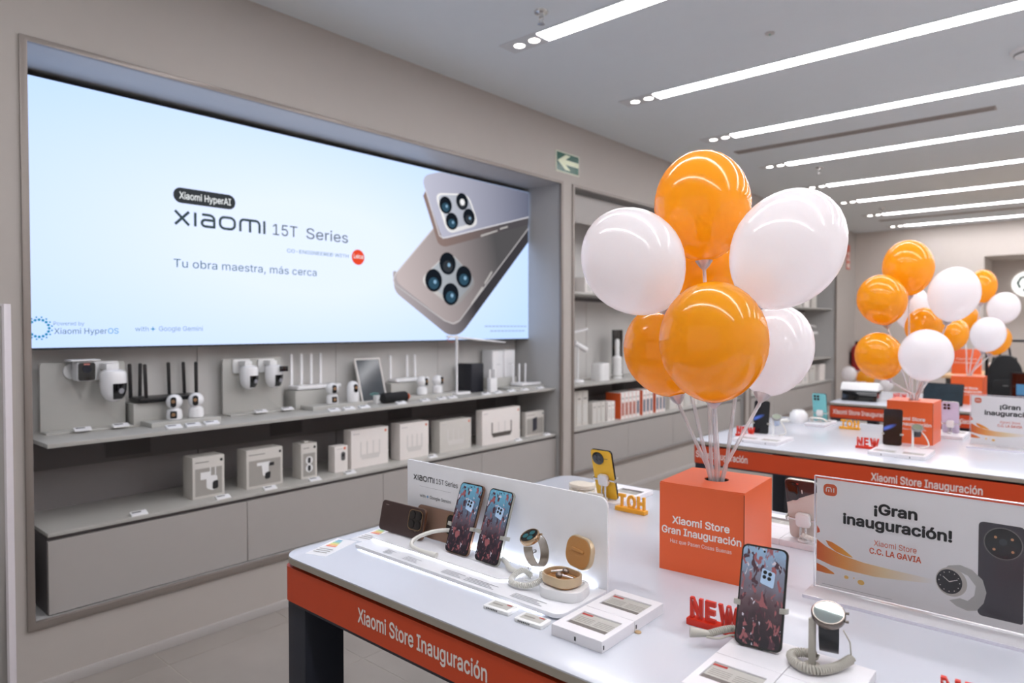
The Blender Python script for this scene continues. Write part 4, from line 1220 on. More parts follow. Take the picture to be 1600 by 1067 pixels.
# ================================================================== PHONES, HOLDERS, WATCHES AND SIGNS
PW, PH, PT = .0755, .1625, .008
WP_A = wallpaper_mat('wallpaper_blossom', 3.0, [(0, (30, 25, 36)), (.3, (48, 36, 48)), (.5, (98, 84, 98)), (.75, (98, 136, 166)), (1, (112, 184, 216))], .7)
WP_B = wallpaper_mat('wallpaper_dusk', 8.0, [(0, (28, 22, 32)), (.25, (54, 38, 46)), (.5, (104, 80, 88)), (.75, (134, 140, 162)), (1, (152, 186, 222))], .7)
def darkwp():
    m = bpy.data.materials.new('wallpaper_night'); m.use_nodes = True
    nt = m.node_tree; b = nt.nodes['Principled BSDF']
    tc = nt.nodes.new('ShaderNodeTexCoord'); mp = nt.nodes.new('ShaderNodeMapping')
    mp.inputs['Location'].default_value = (-.012, 0, -.078); mp.inputs['Rotation'].default_value = (0, .45, 0); mp.inputs['Scale'].default_value = (1, 1, 1)
    m2 = nt.nodes.new('ShaderNodeMapping'); m2.inputs['Scale'].default_value = (22, 22, 90)
    gr = nt.nodes.new('ShaderNodeTexGradient'); gr.gradient_type = 'SPHERICAL'
    rp = nt.nodes.new('ShaderNodeValToRGB'); rp.color_ramp.elements[0].color = lin((8, 10, 18)); rp.color_ramp.elements[1].color = lin((90, 130, 240)); rp.color_ramp.elements[1].position = .8
    nt.links.new(tc.outputs['Object'], mp.inputs[0]); nt.links.new(mp.outputs[0], m2.inputs[0]); nt.links.new(m2.outputs[0], gr.inputs[0])
    nt.links.new(gr.outputs['Fac'], rp.inputs[0]); nt.links.new(rp.outputs[0], b.inputs['Emission Color'])
    b.inputs['Base Color'].default_value = (.008, .008, .01, 1); b.inputs['Roughness'].default_value = .08; b.inputs['Emission Strength'].default_value = .7
    return m
WP_N = darkwp()
LENSM = M('lens_glass', (10, 10, 14), .05, coat=.8, noise=0)
def quad_lens(parent, cx, cz, y, s, rl, rim=CHROME):
    for a in (-1, 1):
        for b in (-1, 1):
            l = MB().lathe([(rl, 0), (rl, -.0016), (rl * .82, -.0016), (rl * .82, -.0008), (0, -.0008)], 18, (0, -1, 0), (cx + a * s, y, cz + b * s)).build('lens', LENSM, parent)

def phone(loc, rot, label, wallpaper=None, frame=None, back=None, cam='none', w=PW, h=PH, group='upright display phones', module=True):
    """origin at the bottom middle of the front; the screen faces -y, the back +y"""
    loc = (loc[0], loc[1], loc[2] + (PT + .0006) * math.sin(-rot[0]) + .0003)
    t = thing('smartphone', label, 'phone', loc, group=group, rot=rot)
    fm = frame or M('phone_frame_black', (28, 26, 28), .25, metal=.6)
    MB().prism(rrect(w, h, .0105, 6, 0, h / 2), 'xz', .0004, PT - .0004).build('frame', fm, t, bevel=.0012)
    sc_ = MB().prism(rrect(w - .002, h - .002, .0098, 6, 0, h / 2), 'xz', -.0002, .0004).build('glass', BLACKG, t)
    if wallpaper:
        d_ = MB().prism(rrect(w - .0062, h - .0062, .008, 6, 0, h / 2), 'xz', -.0005, -.00021).build('display', wallpaper, sc_, smooth=False)
        decal(circle(.0019, 12, 0, h - .0085), (0, -.0005, 0), 'front', BLACKG, sc_, 'punch_hole', .0002)
        if module:
            MD = M('wallpaper_module', (150, 170, 196), .3, emit=.42, ecol=(150, 176, 206))
            decal(rpoly([(-.0035, .103), (.018, .097), (.020, .122), (-.0015, .1275)], .003), (0, -.0005, 0), 'front', MD, sc_, 'wallpaper_print', .0002)
            for (a, b) in ((.0035, .121), (.0115, .119), (.0027, .1135), (.0107, .1115)):
                decal(circle(.0032, 12, a, b), (0, -.0005, 0), 'front', BLACK, sc_, 'wallpaper_print', .0004)
    bk = MB().prism(rrect(w - .0016, h - .0016, .0098, 6, 0, h / 2), 'xz', PT - .0004, PT + .0003).build('back_panel', back or fm, t, bevel=.0003)
    yb = PT + .0003
    if cam == 'quad':                       # square bump near one top corner
        cm = MB().prism(rrect(.036, .036, .009, 5, w / 2 - .0245, h - .0245), 'xz', yb, yb + .0022).build('camera_bump', back or fm, t, bevel=.0008)
        for a in (-1, 1):
            for b in (-1, 1):
                MB().lathe([(.0070, 0), (.0070, .0014), (.0058, .0016), (0, .0010)], 18, (0, 1, 0), (w / 2 - .0245 + a * .0083, yb + .0022, h - .0245 + b * .0083)).build('lens', LENSM, cm)
    if cam == 'round':
        cm = MB().lathe([(.0205, 0), (.0205, .002), (.0185, .003), (0, .003)], 28, (0, 1, 0), (w / 2 - .025, yb, h - .0275)).build('camera_ring', M('camera_ring_black', (20, 20, 22), .2, coat=.5), t)
        for a, b in ((-.007, .007), (.007, .007), (-.007, -.007), (.007, -.007)):
            MB().lathe([(.005, 0), (.005, .0008), (0, .0008)], 14, (0, 1, 0), (w / 2 - .025 + a, yb + .003, h - .0275 + b)).build('lens', LENSM, cm)
        decal(rect(-.004 + .0, .010, -.001, .001), (-.012, yb, h - .027), 'back', M('logo_grey', (150, 120, 60), .5), t, 'logo')
    if cam == 'twotone':                     # dark diagonal half with the camera oval
        dk = M('phone_back_plum', (44, 32, 36), .15, coat=.5)
        q = w / 2 - .0009
        pts = [(-q + .009, h - .0009), (q - .009, h - .0009), (q - .002, h - .004), (q, h - .010), (q, h * .60), (-q, h * .84), (-q, h - .010), (-q + .002, h - .004)]
        MB().prism(pts, 'xz', yb, yb + .0002).build('dark_inlay', dk, t, smooth=False)
        cm = MB().prism(rrect(.027, .048, .0125, 6, w / 2 - .019, h - .032), 'xz', yb + .0002, yb + .002).build('camera_bump', BLACKG, t, bevel=.0006)
        for b in (-.011, .011):
            MB().lathe([(.009, 0), (.009, .0012), (0, .0008)], 18, (0, 1, 0), (w / 2 - .019, yb + .002, h - .032 + b)).build('lens', LENSM, cm)
        decal(rect(-.001, .001, -.005, .005), (w / 2 - .04, yb, h - .03), 'back', M('flash_white', (236, 230, 224), .3), t, 'flash', .0006)
        decal([(0, 0), (-.007, 0), (-.0035, -.004)], (w / 2 - .034, yb, h - .009), 'back', M('accent_red', (214, 60, 44), .4), t, 'accent', .0006)
    return t

def holder(loc, rot, label, zc=.062, w=PW, post=.07, cable=None, pad=PAD, group='phone security holders', foot_z=0.0):
    """white gripping stand behind a phone, in the phone's own frame"""
    loc = (loc[0], loc[1], loc[2] + (PT + .0006) * math.sin(-rot[0]) + .0003)
    t = thing('phone_holder', label, 'phone holder', loc, group=group, rot=rot)
    y = PT + .0012
    k = math.tan(-rot[0])                     # the ground rises along +y in this tilted frame
    T_ = Matrix.Rotation(-rot[0], 4, 'X')     # undo the tilt for what lies flat on the ground
    MB().prism(rrect(.034, .036, .008, 4, 0, zc), 'xz', y, y + .012).build('pad', WHITE, t, bevel=.002)
    for s in (-1, 1):
        MB().box(min(s * .016, s * (w / 2 + .004)), max(s * .016, s * (w / 2 + .004)), y + .003, y + .0065, zc - .0025, zc + .0025).build('arm', CHROME, t, bevel=.0008)
        a = s * (w / 2 + .0007); b = s * (w / 2 + .0042)
        MB().box(min(a, b), max(a, b), -.006, y + .0066, zc - .0045, zc + .0045).build('clamp', pad, t, bevel=.001)
        c = s * (w / 2 - .0065)
        MB().prism([(c, zc - .0052), (b, zc - .004), (b, zc + .0045), (c, zc + .0035)] if s > 0 else [(b, zc - .004), (c, zc - .0052), (c, zc + .0035), (b, zc + .0045)], 'xz', -.0066, -.0022).build('clamp_tip', pad, t, bevel=.0008)
    for s in (-.006, .006):
        MB().tube([(s, y + .008, zc - .015), (s, y + .014, zc * .5), (s, y + .018, (y + .018) * k + .004)], .003, 8).build('post', CHROME, t)
    MB().cyl((0, y + .02, -.0018), (0, y + .02, .004), .013, 18).xf(T_).build('foot', WHITE, t)
    if cable:
        cable(t, T_)
    return t

def rot_of(yaw, tilt): return (-R(tilt), 0, R(yaw))

# ------------------------------------------------------------------ platforms with electronic price labels
def e_label(parent, x0, x1, y0, y1, z, flip=False):
    e = MB().box(x0, x1, y0, y1, z - .006, z - .003).build('e_label', EINK, parent, smooth=False)
    w_, d_ = x1 - x0, y1 - y0
    def q(a0, a1, b0, b1, m, nm, dp=.0002):
        if flip: a0, a1, b0, b1 = 1 - a1, 1 - a0, 1 - b1, 1 - b0
        decal(rect(x0 + w_ * a0, x0 + w_ * a1, y0 + d_ * b0, y0 + d_ * b1), (0, 0, z - .003), 'flat', m, e, nm, dp)
    q(.0, .28, .86, .97, M('label_red', (170, 40, 34), .4), 'red_mark')
    q(0, 1, 0, .26, EINKD, 'price_band')
    for b in (.36, .46, .56, .66):
        q(.05, .45, b, b + .035, M('label_line', (140, 136, 130), .5), 'print_line')
        q(.52, .95, b, b + .035, M('label_line', ()), 'print_line')
    return e
def platform(loc, rz, label, n=2, h=.015, both=False):
    t = thing('label_platform', label, 'display platform', loc, rz, 'white platforms with electronic labels')
    mw = .1065
    for i in range(n):
        x0 = i * mw; x1 = (i + 1) * mw - .0008
        f = MB().frame(rect(x0, x1, 0, .122), rect(x0 + .011, x1 - .012, .036, .094), 'xy', 0, h).build('label_frame', M('platform_white', (228, 226, 230), .3), t, bevel=.0006, seg=1)
        MB().box(x0 + .002, x1 - .002, .002, .12, 0.0005, .003).build('tray', GREYP, t, smooth=False)
        e_label(t, x0 + .0112, x1 - .0122, .0362, .0938, h)
        MB().box(x0 + .05, x0 + .0535, -.0003, .0005, .003, .0095).build('lock_slot', SLOT, t, smooth=False)
        MB().box(x0, x1, .1228, .228, 0, h).build('back_plate', M('platform_white', ()), t, bevel=.0006, seg=1)
    return t
# the pair of framed labels right of the stand
t = thing('label_platform', 'white holder with two framed price labels right of the earbuds', 'display platform', (-.726, .941, TZ), group='white platforms with electronic labels')
for i in range(2):
    y0 = i * .1055
    MB().frame(rect(0, .107, y0, y0 + .1047), rect(.013, .095, y0 + .026, y0 + .083), 'xy', 0, .020).build('label_frame', M('platform_white', ()), t, bevel=.0006, seg=1)
    MB().box(.002, .105, y0 + .002, y0 + .102, .0005, .003).build('tray', GREYP, t, smooth=False)
    e_label(t, .0132, .0948, y0 + .0262, y0 + .0828, .020)
    MB().box(.1069, .1075, y0 + .003, y0 + .006, .005, .012).build('lock_slot', SLOT, t, smooth=False)
MB().box(.05, .0535, -.0004, .0005, .005, .012).build('lock_slot', SLOT, t, smooth=False)
MB().cyl((.112, .108, 0), (.112, .108, .002), .006, 14).build('screw_cap', M('brass_cap', (190, 160, 120), .4), t)

# small flat labels lying at the foot of the stand
for (x, y, lab) in ((-.865, .962, 'small white price label lying before the watch, left of the pair'), (-.782, .958, 'small white price label lying before the earbuds, right of the pair')):
    t = thing('flat_price_label', lab, 'price label', (x, y, TZ), R(4), 'flat price labels at the stand')
    MB().prism(rrect(.062, .034, .003, 3), 'xy', 0, .007).build('case', WHITE, t, bevel=.001)
    e = MB().box(-.024, .022, -.009, .014, .007, .0073).build('e_paper', EINK, t, smooth=False)
    decal(rect(-.02, .004, -.001, .004), (0, 0, .0073), 'flat', M('label_line', ()), e, 'print_line')
    decal(rect(.008, .020, .008, .012), (0, 0, .0073), 'flat', M('label_red', ()), e, 'red_mark', .0003)
    for k in range(7):
        decal(rect(-.022 + k * .004, -.0195 + k * .004, 0.002, .0052), (0, -.017, 0), 'front', INK, t, 'barcode_bar', .0004)

# ------------------------------------------------------------------ the lit phone stand
t = thing('phone_stand', 'white lit display stand with back board and lettering, front left', 'display stand', (-1.375, .99, TZ))
SW = .632
MB().prism(rrect(SW, .160, (.008, .022, .006, .006), 6, SW / 2, .080), 'xy', .0038, .0128).build('base_plate', M('stand_white', (236, 236, 240), .25), t, bevel=.002)
MB().box(.02, SW - .03, .022, .15, .0, .0036).build('under_frame', WHITE, t, smooth=False)
LED = glow('led_white', (236, 244, 255), 34.0)
MB().box(.01, SW - .05, .010, .018, .0008, .0034).build('front_light', LED, t, smooth=False)
T2 = rrect(.448, .096, (.006, .022, .004, .004), 6, .224 + .0, .0985)
MB().prism(T2, 'xy', .0155, .0190).build('upper_tier', M('stand_white', ()), t, bevel=.0015)
MB().prism(rrect(.440, .092, (.005, .018, .004, .004), 6, .222, .0995), 'xy', .0130, .0153).build('tier_light', glow('led_tier', (236, 244, 255), 12.0), t, smooth=False)
MB().prism(rrect(.618, .2, (.001, .001, .020, .004), 6, .012 + .309, .1), 'xz', .1605, .1665).build('back_board', M('stand_white', ()), t, bevel=.0012)
MB().box(.06, SW - .03, .1555, .160, .0131, .0160).build('board_light', glow('led_board', (226, 238, 255), 14.0), t, smooth=False)
yb = .1605
wordmark((-1.338 + 1.375, yb, 1.036 - TZ), 'front', .0795, .0135, INK, t)
text('15T Series', (-1.252 + 1.375, yb, 1.037 - TZ), 'front', .0125, INK, t, width=.077)
decal(rect(-1.314 + 1.375, -1.199 + 1.375, 1.0222 - TZ, 1.0228 - TZ), (0, yb, 0), 'front', M('rule_grey', (170, 170, 172), .6), t, 'rule')
text('with', (-1.314 + 1.375, yb, .995 - TZ), 'front', .0072, INK, t, width=.022)
decal([(-1.284 + 1.375 + r * math.cos(PI * i / 4), .9985 - TZ + r * math.sin(PI * i / 4)) for i, r in enumerate((.005, .0016) * 4)], (0, yb, 0), 'front', M('spark_blue', (30, 130, 190), .5), t, 'spark')
text('Google Gemini', (-1.2755 + 1.375, yb, .995 - TZ), 'front', .0078, INK, t, width=.0765)
for (x, w_) in ((.10, .03), (.17, .05), (.30, .06), (.37, .085), (.50, .08)):   # fine print blocks on the base
    for k in range(4):
        decal(rect(x, x + w_ * (1 - .12 * (k % 3)), .009 + k * .0055, .0112 + k * .0055), (0, 0, .0128), 'flat', M('fine_print', (150, 150, 156), .6), t, 'fine_print')
TZ2 = TZ + .0192
# phones on the stand
def lying_phone(loc, rot, label, col, fr, cam=True):
    """phone standing on its long side with its back to the viewer"""
    loc = (loc[0], loc[1], loc[2] + (PT + .0006) * math.sin(-rot[0]) + .0003)
    t = thing('smartphone', label, 'phone', loc, group='phones resting on their side', rot=rot)
    w, h = PH, PW
    MB().prism(rrect(w, h, .0105, 6, 0, h / 2), 'xz', .0006, PT).build('frame', fr, t, bevel=.0012)
    MB().prism(rrect(w - .0012, h - .0012, .010, 6, 0, h / 2), 'xz', 0, .0006).build('back_panel', col, t, bevel=.0003)
    MB().prism(rrect(w - .002, h - .002, .0098, 6, 0, h / 2), 'xz', PT, PT + .0004).build('glass', BLACKG, t)
    cx, cz = w / 2 - .029, h - .030
    b = MB().prism(rrect(.048, .048, .012, 5, cx, cz), 'xz', -.0026, 0).build('camera_bump', fr, t, bevel=.0008)
    MB().frame(rrect(.0495, .0495, .0125, 5, cx, cz), rrect(.0462, .0462, .011, 5, cx, cz), 'xz', -.0034, -.0008).build('camera_rim', GOLDST, b)
    MB().prism(rrect(.0455, .0455, .011, 5, cx, cz), 'xz', -.0029, -.0026).build('camera_plate', M('camera_plate_dark', (40, 34, 34), .2, coat=.4), b)
    for a in (-1, 1):
        for c in (-1, 1):
            MB().lathe([(.0100, 0), (.0100, .0018), (.0084, .0020), (0, .0014)], 20, (0, -1, 0), (cx + a * .0112, -.0029, cz + c * .0112)).build('lens', LENSM, b)
    decal(rect(.0, .012, -.0008, .0008), (-w / 2 + .016, 0, h - .010), 'front', M('logo_pale', (150, 132, 128), .4), t, 'logo')
    decal(rect(.0, .006, -.0006, .0006), (cx, 0, cz - .0275), 'front', M('logo_pale', ()), t, 'logo')
    return t
lying_phone((-1.327, 1.092, TZ2), rot_of(1.5, 12.5), 'dark brown phone lying on its side, back outwards, left on the stand', M('phone_back_brown', (74, 58, 56), .32, metal=.3), M('phone_frame_bronze', (150, 116, 98), .25, metal=.9))
lying_phone((-1.222, 1.122, TZ2), rot_of(1.5, 12.5), 'bronze phone on its side, half hidden behind the dark brown one', M('phone_back_bronze', (146, 116, 100), .32, metal=.4), M('phone_frame_bronze', ()))
def cable1(t, T_):
    MB().tube(smoothpath([(-.012, .036, .030), (-.05, .034, .036), (-.085, .005, .032), (-.108, -.03, .018), (-.09, -.05, .008), (-.03, -.048, .005)], 8), .0048, 10).xf(T_).build('cable', CABLE, t)
    MB().cyl((-.03, -.048, .005), (-.012, -.047, .005), .0062, 12).xf(T_).build('plug', CABLE, t)
def cable2(t, T_):
    c = coil([(.012, .03, .01), (.045, .02, .008), (.07, .005, .005), (.1, .0, .004)], .0045, .0016, 26)
    c.xf(T_).build('cable', CABLE, t)
phone((-1.115, 1.083, TZ2), rot_of(0, 21), 'upright phone with blossom wallpaper and bronze rim, left on the stand', WP_A, M('phone_frame_bronze', ()), M('phone_back_bronze', ()), 'quad')
holder((-1.115, 1.083, TZ2), rot_of(0, 21), 'clear-tipped security holder gripping the left upright phone', .062, cable=cable1)
phone((-1.020, 1.083, TZ2), rot_of(-2.5, 19.5), 'upright phone with blossom wallpaper and silver rim, right on the stand', WP_A, M('phone_frame_silver', (190, 188, 180), .25, metal=.8), WHITE2, 'quad')
holder((-1.020, 1.083, TZ2), rot_of(-2.5, 19.5), 'clear-tipped security holder gripping the right upright phone', .062, cable=cable2)

# energy labels lying on the table and the stand edge
def energy_label(loc, rz, label):
    t = thing('energy_label', label, 'paper label', loc, rz, 'energy labels on the table')
    MB().box(-.03, .03, -.062, .062, 0, .0004).build('sheet', PAPER, t, smooth=False)
    cols = [(80, 160, 190), (110, 190, 200), (160, 210, 150), (236, 226, 120), (246, 190, 100), (236, 120, 100)]
    for k, c in enumerate(cols):
        decal(rect(-.02, -.005 + .003 * k, .046 - k * .009, .052 - k * .009), (0, 0, .0004), 'flat', M('energy_%d' % k, c, .6), t, 'colour_bar')
    for k in range(3):
        decal(rect(-.022, .018, -.02 - k * .012, -.016 - k * .012), (0, 0, .0004), 'flat', M('label_line', ()), t, 'print_line')
    return t
energy_label((-1.428, .962, TZ), R(18), 'energy label sheet with rainbow bars at the table corner')
energy_label((-1.4285, 1.098, TZ), R(10), 'pale energy label sheet tucked beside the stand, farther back')

# ------------------------------------------------------------------ watches
def band(c, e1, e2, r1, r2, wv, half, thick, a0=0, a1=2 * PI, n=28):
    c = Vector(c); e1 = Vector(e1); e2 = Vector(e2); wv = Vector(wv)
    mb = MB(); pts = []
    full = abs(a1 - a0 - 2 * PI) < 1e-6
    m = n if full else n + 1
    for i in range(m):
        a = a0 + (a1 - a0) * i / n
        for dr in (0, thick):
            for s in (-1, 1):
                pts.append(c + e1 * ((r1 + dr) * math.cos(a)) + e2 * ((r2 + dr) * math.sin(a)) + wv * (s * half))
    fs = []
    for i in range(n if full else n):
        p = (i % m) * 4; q = ((i + 1) % m) * 4
        fs += [(p, p + 1, q + 1, q), (p + 2, q + 2, q + 3, p + 3), (p, q, q + 2, p + 2), (p + 1, p + 3, q + 3, q + 1)]
    if not full:
        fs += [(0, 2, 3, 1), ((m - 1) * 4, (m - 1) * 4 + 1, (m - 1) * 4 + 3, (m - 1) * 4 + 2)]
    return mb.add(pts, fs)
def watch(loc, nrm, wdir, label, casem, strapm, facem, r=.022, r1=.026, r2=.030, group='wrist watches on stands', facecol=None, half=.0105):
    t = thing('wrist_watch', label, 'watch', loc, group=group)
    n = Vector(nrm).normalized(); wv = Vector(wdir).normalized(); s = n.cross(wv).normalized()
    MB().lathe([(r * .8, -.011), (r * .97, -.009), (r, -.005), (r, .0), (r * .93, .0022), (r * .86, .0022), (r * .85, .0010)], 32, n, (0, 0, 0)).build('case', casem, t)
    f = MB().lathe([(r * .855, .0012), (0, .0014)], 32, n, (0, 0, 0)).build('dial', facem, t)
    if facecol:
        for k in range(3):
            a = k * 2.1 + .4
            MB().lathe([(r * .3, .0016), (0, .0017)], 14, n, s * (r * .4 * math.cos(a)) + wv * (r * .4 * math.sin(a))).build('dial_art', facecol, f)
    for q in (-.008, .008):
        MB().cyl(wv * (r - .001) + s * q - n * .003, wv * (r + .004) + s * q - n * .003, .0022, 10).build('crown', casem, t)
    band(-n * (r1 + .004), n, s, r1, r2, wv, half, .0018, R(42), R(318)).build('strap', strapm, t)
    return t
# champagne watch on the lit stand
WC = Vector((-.889, 1.078, .996))
watch(WC, (-.12, -.46, .88), (.97, .1, .18), 'champagne watch with mesh strap on a clear post, on the lit stand', GOLDST, STEEL, BLACKG, facecol=M('dial_teal', (24, 84, 90), .3, emit=.15), r1=.034, r2=.027)
t = thing('watch_stand', 'clear watch post with coiled white cord on the lit stand', 'watch stand', (-.900, 1.093, TZ + .0130))
MB().cyl((0, 0, 0), (0, 0, .05), .0042, 12).build('post', CLEAR, t)
MB().cyl((0, 0, 0), (0, 0, .003), .014, 18).build('foot', WHITE, t)
MB().tube(smoothpath([(0, 0, .05), (.012, -.004, .062), (.02, -.006, .066)], 5), .0035, 8).build('cradle', CLEAR, t)
coil([(.008, -.002, .009), (-.010, -.012, .02), (-.016, -.04, .010), (.004, -.058, .009), (.035, -.05, .010), (.05, -.028, .018), (.045, -.015, .03)], .0048, .0017, 46).build('coiled_cord', CABLE, t)

# earbuds on a white puck
t = thing('earbud_puck', 'rounded white puck under the open earbuds case', 'display puck', (-.798, 1.078, TZ + .0130), R(12))
MB().prism(rrect(.092, .082, .028, 7), 'xy', 0, .020).build('block', M('puck_white', (232, 232, 234), .3), t, bevel=.003)
MB().box(.028, .033, .024, .026, .0201, .0204).build('screw_mark', GREYP, t, smooth=False)
TAN = M('tan_leather', (186, 132, 74), .55, bump=.1, scale=300); SHELL = M('champagne_shell', (206, 184, 152), .3, metal=.35)
t = thing('earbuds_case', 'open tan and champagne earbuds case with two earbuds inside', 'earbuds', (-.803, 1.076, TZ + .0332), R(-8))
sh = rrect(.080, .064, .027, 8)
MB().frame(sh, rrect(.072, .056, .023, 8), 'xy', .004, .022).build('shell', SHELL, t, bevel=.0025)
MB().prism(rrect(.070, .054, .022, 8), 'xy', 0, .012).build('tray', TAN, t, bevel=.003)
Lm = Matrix.Translation((.004, .033, .022)) @ Matrix.Rotation(R(-8), 4, 'Z') @ Matrix.Rotation(R(78), 4, 'X') @ Matrix.Translation((0, .034, 0))
ld = MB().prism(sh, 'xy', -.012, 0).xf(Lm).build('lid', SHELL, t, bevel=.004)
MB().prism(rrect(.074, .058, .024, 8), 'xy', 0, .0008).xf(Lm).build('lid_lining', TAN, ld)
MB().prism(rrect(.04, .006, .0028, 4, 0, .004), 'xy', .0008, .003).xf(Lm).build('lid_rib', TAN, ld, bevel=.0006)
for (x, y, a) in ((-.016, .004, R(35)), (.018, -.004, R(-150))):
    m_ = Matrix.Translation((x, y, .019)) @ Matrix.Rotation(a, 4, 'Z')
    e = MB().lathe([(0, -.015), (.0036, -.013), (.0042, 0), (.0036, .013), (0, .015)], 14, (1, 0, .15)).xf(m_).build('earbud', M('earbud_chrome', (206, 196, 190), .12, metal=1.0), t)
    MB().ball((.016, 0, .002), .0078, 14, (1, 1, .8)).xf(m_).build('tip', M('earbud_dark', (140, 126, 118), .2, metal=.8), e)

# ------------------------------------------------------------------ standing words
def word_sign(loc, rz, word, mat, label, first={}):
    if word in first: return dup(first[word], loc, rz, label)
    t = thing('word_sign', label, 'word sign', loc, rz, 'standing %s signs' % word)
    MB().box(-.05, .05, -.010, .012, 0, .012).build('base_bar', mat, t, bevel=.0015)
    mets = []
    for ch in word:
        vs, fs = glyph_mesh(ch, .035, 0.12)
        mets.append((vs, fs, min(p[0] for p in vs), max(p[0] for p in vs)))
    tot = sum(m[3] - m[2] for m in mets) + .10 * (len(mets) - 1)
    k = .090 / tot
    x = -.0455
    for vs, fs, a, b in mets:
        MB().add([(x + (p[0] - a) * k, p[2] * .030, .011 + p[1] * .036 / CAP) for p in vs], fs).build('letter', mat, t, smooth=False)
        x += (b - a + .10) * k
    first[word] = t
    return t
word_sign((-.516, 1.150, TZ), R(3), 'NEW', REDP, 'red standing NEW sign left of the front phone')
word_sign((-.118, 1.12, TZ), R(3), 'NEW', REDP, 'red NEW sign cut off at the bottom right corner')
word_sign((-1.034, 1.726, TZ), R(180), 'HOT', YELP, 'yellow HOT sign seen from behind, beside the yellow phone')
word_sign((-1.322, 3.295, TZ), R(2), 'NEW', REDP, 'red NEW sign on the second table, behind the balloon sticks')
word_sign((-.775, 3.322, TZ), R(2), 'NEW', REDP, 'red NEW sign on the second table, before the orange box')
word_sign((-1.000, 3.90, TZ), R(180), 'HOT', YELP, 'yellow HOT sign on the second table, beside the teal phone')
word_sign((-1.12, 5.72, TZ), R(2), 'NEW', REDP, 'small red NEW sign on the third table, right of the printer')

# ------------------------------------------------------------------ front phone and black watch
platform((-.465, .920, TZ), 0, 'white platform with two price labels under the front phone and watch')
def cable3(t, T_):
    coil([(-.015, .034, .012), (-.05, .03, .009), (-.078, -.006, .0065)], .0048, .0017, 20).xf(T_).build('coiled_cord', CABLEG, t)
    MB().lathe([(.004, 0), (.0055, .004), (.0085, .03), (.009, .033), (0, .033)], 14, (-1, -.5, .05), (-.076, -.005, .0065)).xf(T_).build('plug', CABLEG, t)
    MB().tube(smoothpath([(-.08, -.012, .003), (-.062, -.004, .002), (-.045, .022, .002), (-.01, .026, .003)], 6), .002, 6).xf(T_).build('cord_return', CABLEG, t)
PZ = TZ + .0152
phone((-.417, 1.092, PZ), rot_of(7, 18), 'upright front phone with pink blossom wallpaper on the white platform', WP_B, None, None, 'quad')
holder((-.417, 1.092, PZ), rot_of(7, 18), 'grey-tipped security holder gripping the front phone', .066, cable=cable3, pad=PAD)
WC2 = Vector((-.309, 1.098, .990))
watch(WC2, (.10, -.45, .89), (.97, .22, .0), 'black-strapped watch with mirror-bright face in the front right', M('watch_dark_steel', (120, 112, 106), .2, metal=1.0), M('strap_black', (16, 20, 28), .35), M('dial_mirror', (210, 222, 218), .03, metal=1.0, noise=0), r=.0245, r1=.038, r2=.018, half=.0135)
t = thing('watch_stand', 'grey watch post with thick coiled cord in the front right', 'watch stand', (-.333, 1.100, PZ))
MB().prism(rrect(.010, .010, .0025, 3), 'xy', .002, .074).build('post', CABLEG, t, bevel=.0006)
MB().cyl((0, 0, 0), (0, 0, .002), .012, 16).build('foot', CABLEG, t)
MB().tube(smoothpath([(0, 0, .074), (.01, .006, .078), (.024, .01, .079)], 5), .004, 8).build('cradle', CABLEG, t)
coil([(.004, .012, .012), (-.018, .012, .01), (-.03, -.006, .009), (-.012, -.03, .0085), (.015, -.03, .0085), (.035, .0, .0085), (.048, .035, .012)], .0055, .0021, 44).build('coiled_cord', CABLEG, t)
MB().tube([(.048, .035, .012), (.047, .03, .04), (.04, .02, .06)], .0012, 6).build('thin_wire', CABLEG, t)

# ------------------------------------------------------------------ far side of the nearest table
platform((-1.088, 1.952, TZ), PI, 'white platform with empty label frame under the yellow phone')
YP = M('phone_back_yellow', (238, 186, 40), .4)
phone((-1.139, 1.768, PZ), rot_of(180, 15), 'yellow phone with round black camera, seen from behind', WP_N, M('phone_frame_black', ()), YP, 'round', .0745, .161)
def cable4(t, T_):
    MB().tube(smoothpath([(0, .03, .012), (.03, .04, .014), (.05, .03, .012), (.065, .035, .006)], 6), .0045, 8).xf(T_).build('cable', CABLE, t)
holder((-1.139, 1.768, PZ), rot_of(180, 15), 'white square-padded holder behind the yellow phone', .066, cable=cable4)
t = thing('earbuds_case', 'closed cream earbuds case left of the yellow phone', 'earbuds', (-1.262, 1.80, TZ + .0102), R(-4))
cr = M('cream_shell', (216, 206, 190), .35)
MB().prism(rrect(.088, .066, .030, 8), 'xy', 0, .012).build('shell', cr, t, bevel=.005)
MB().prism(rrect(.090, .068, .031, 8), 'xy', .0128, .028).build('lid', cr, t, bevel=.007)
MB().box(-.012, .012, -.0365, -.032, .008, .016).build('clasp', M('clasp_grey', (180, 170, 156), .3), t, bevel=.001)
t = thing('earbud_puck', 'thin white puck under the closed cream earbuds case', 'display puck', (-1.262, 1.80, TZ), R(-4))
MB().prism(rrect(.08, .06, .026, 7), 'xy', 0, .0095).build('block', M('puck_white', ()), t, bevel=.002)
MB().prism(rrect(.05, .036, .016, 7), 'xy', .0096, .0099).build('pad', GREYP, t)
platform((-.492, 1.935, TZ), PI, 'white platform under the two-tone phone behind the orange box')
phone((-.545, 1.752, PZ), rot_of(180, 16.7), 'two-tone pale and plum phone seen from behind, beside the acrylic sign', WP_N, M('phone_frame_silver', ()), M('phone_back_cream', (210, 200, 192), .3), 'twotone', .077, .1625)
def cable5(t, T_):
    coil([(0, .04, .016), (-.03, .045, .012), (-.065, .04, .006)], .005, .0018, 18).xf(T_).build('coiled_cord', CABLE, t)
holder((-.545, 1.752, PZ), rot_of(180, 16.7), 'white square-padded holder behind the two-tone phone', .058, .077, cable=cable5)

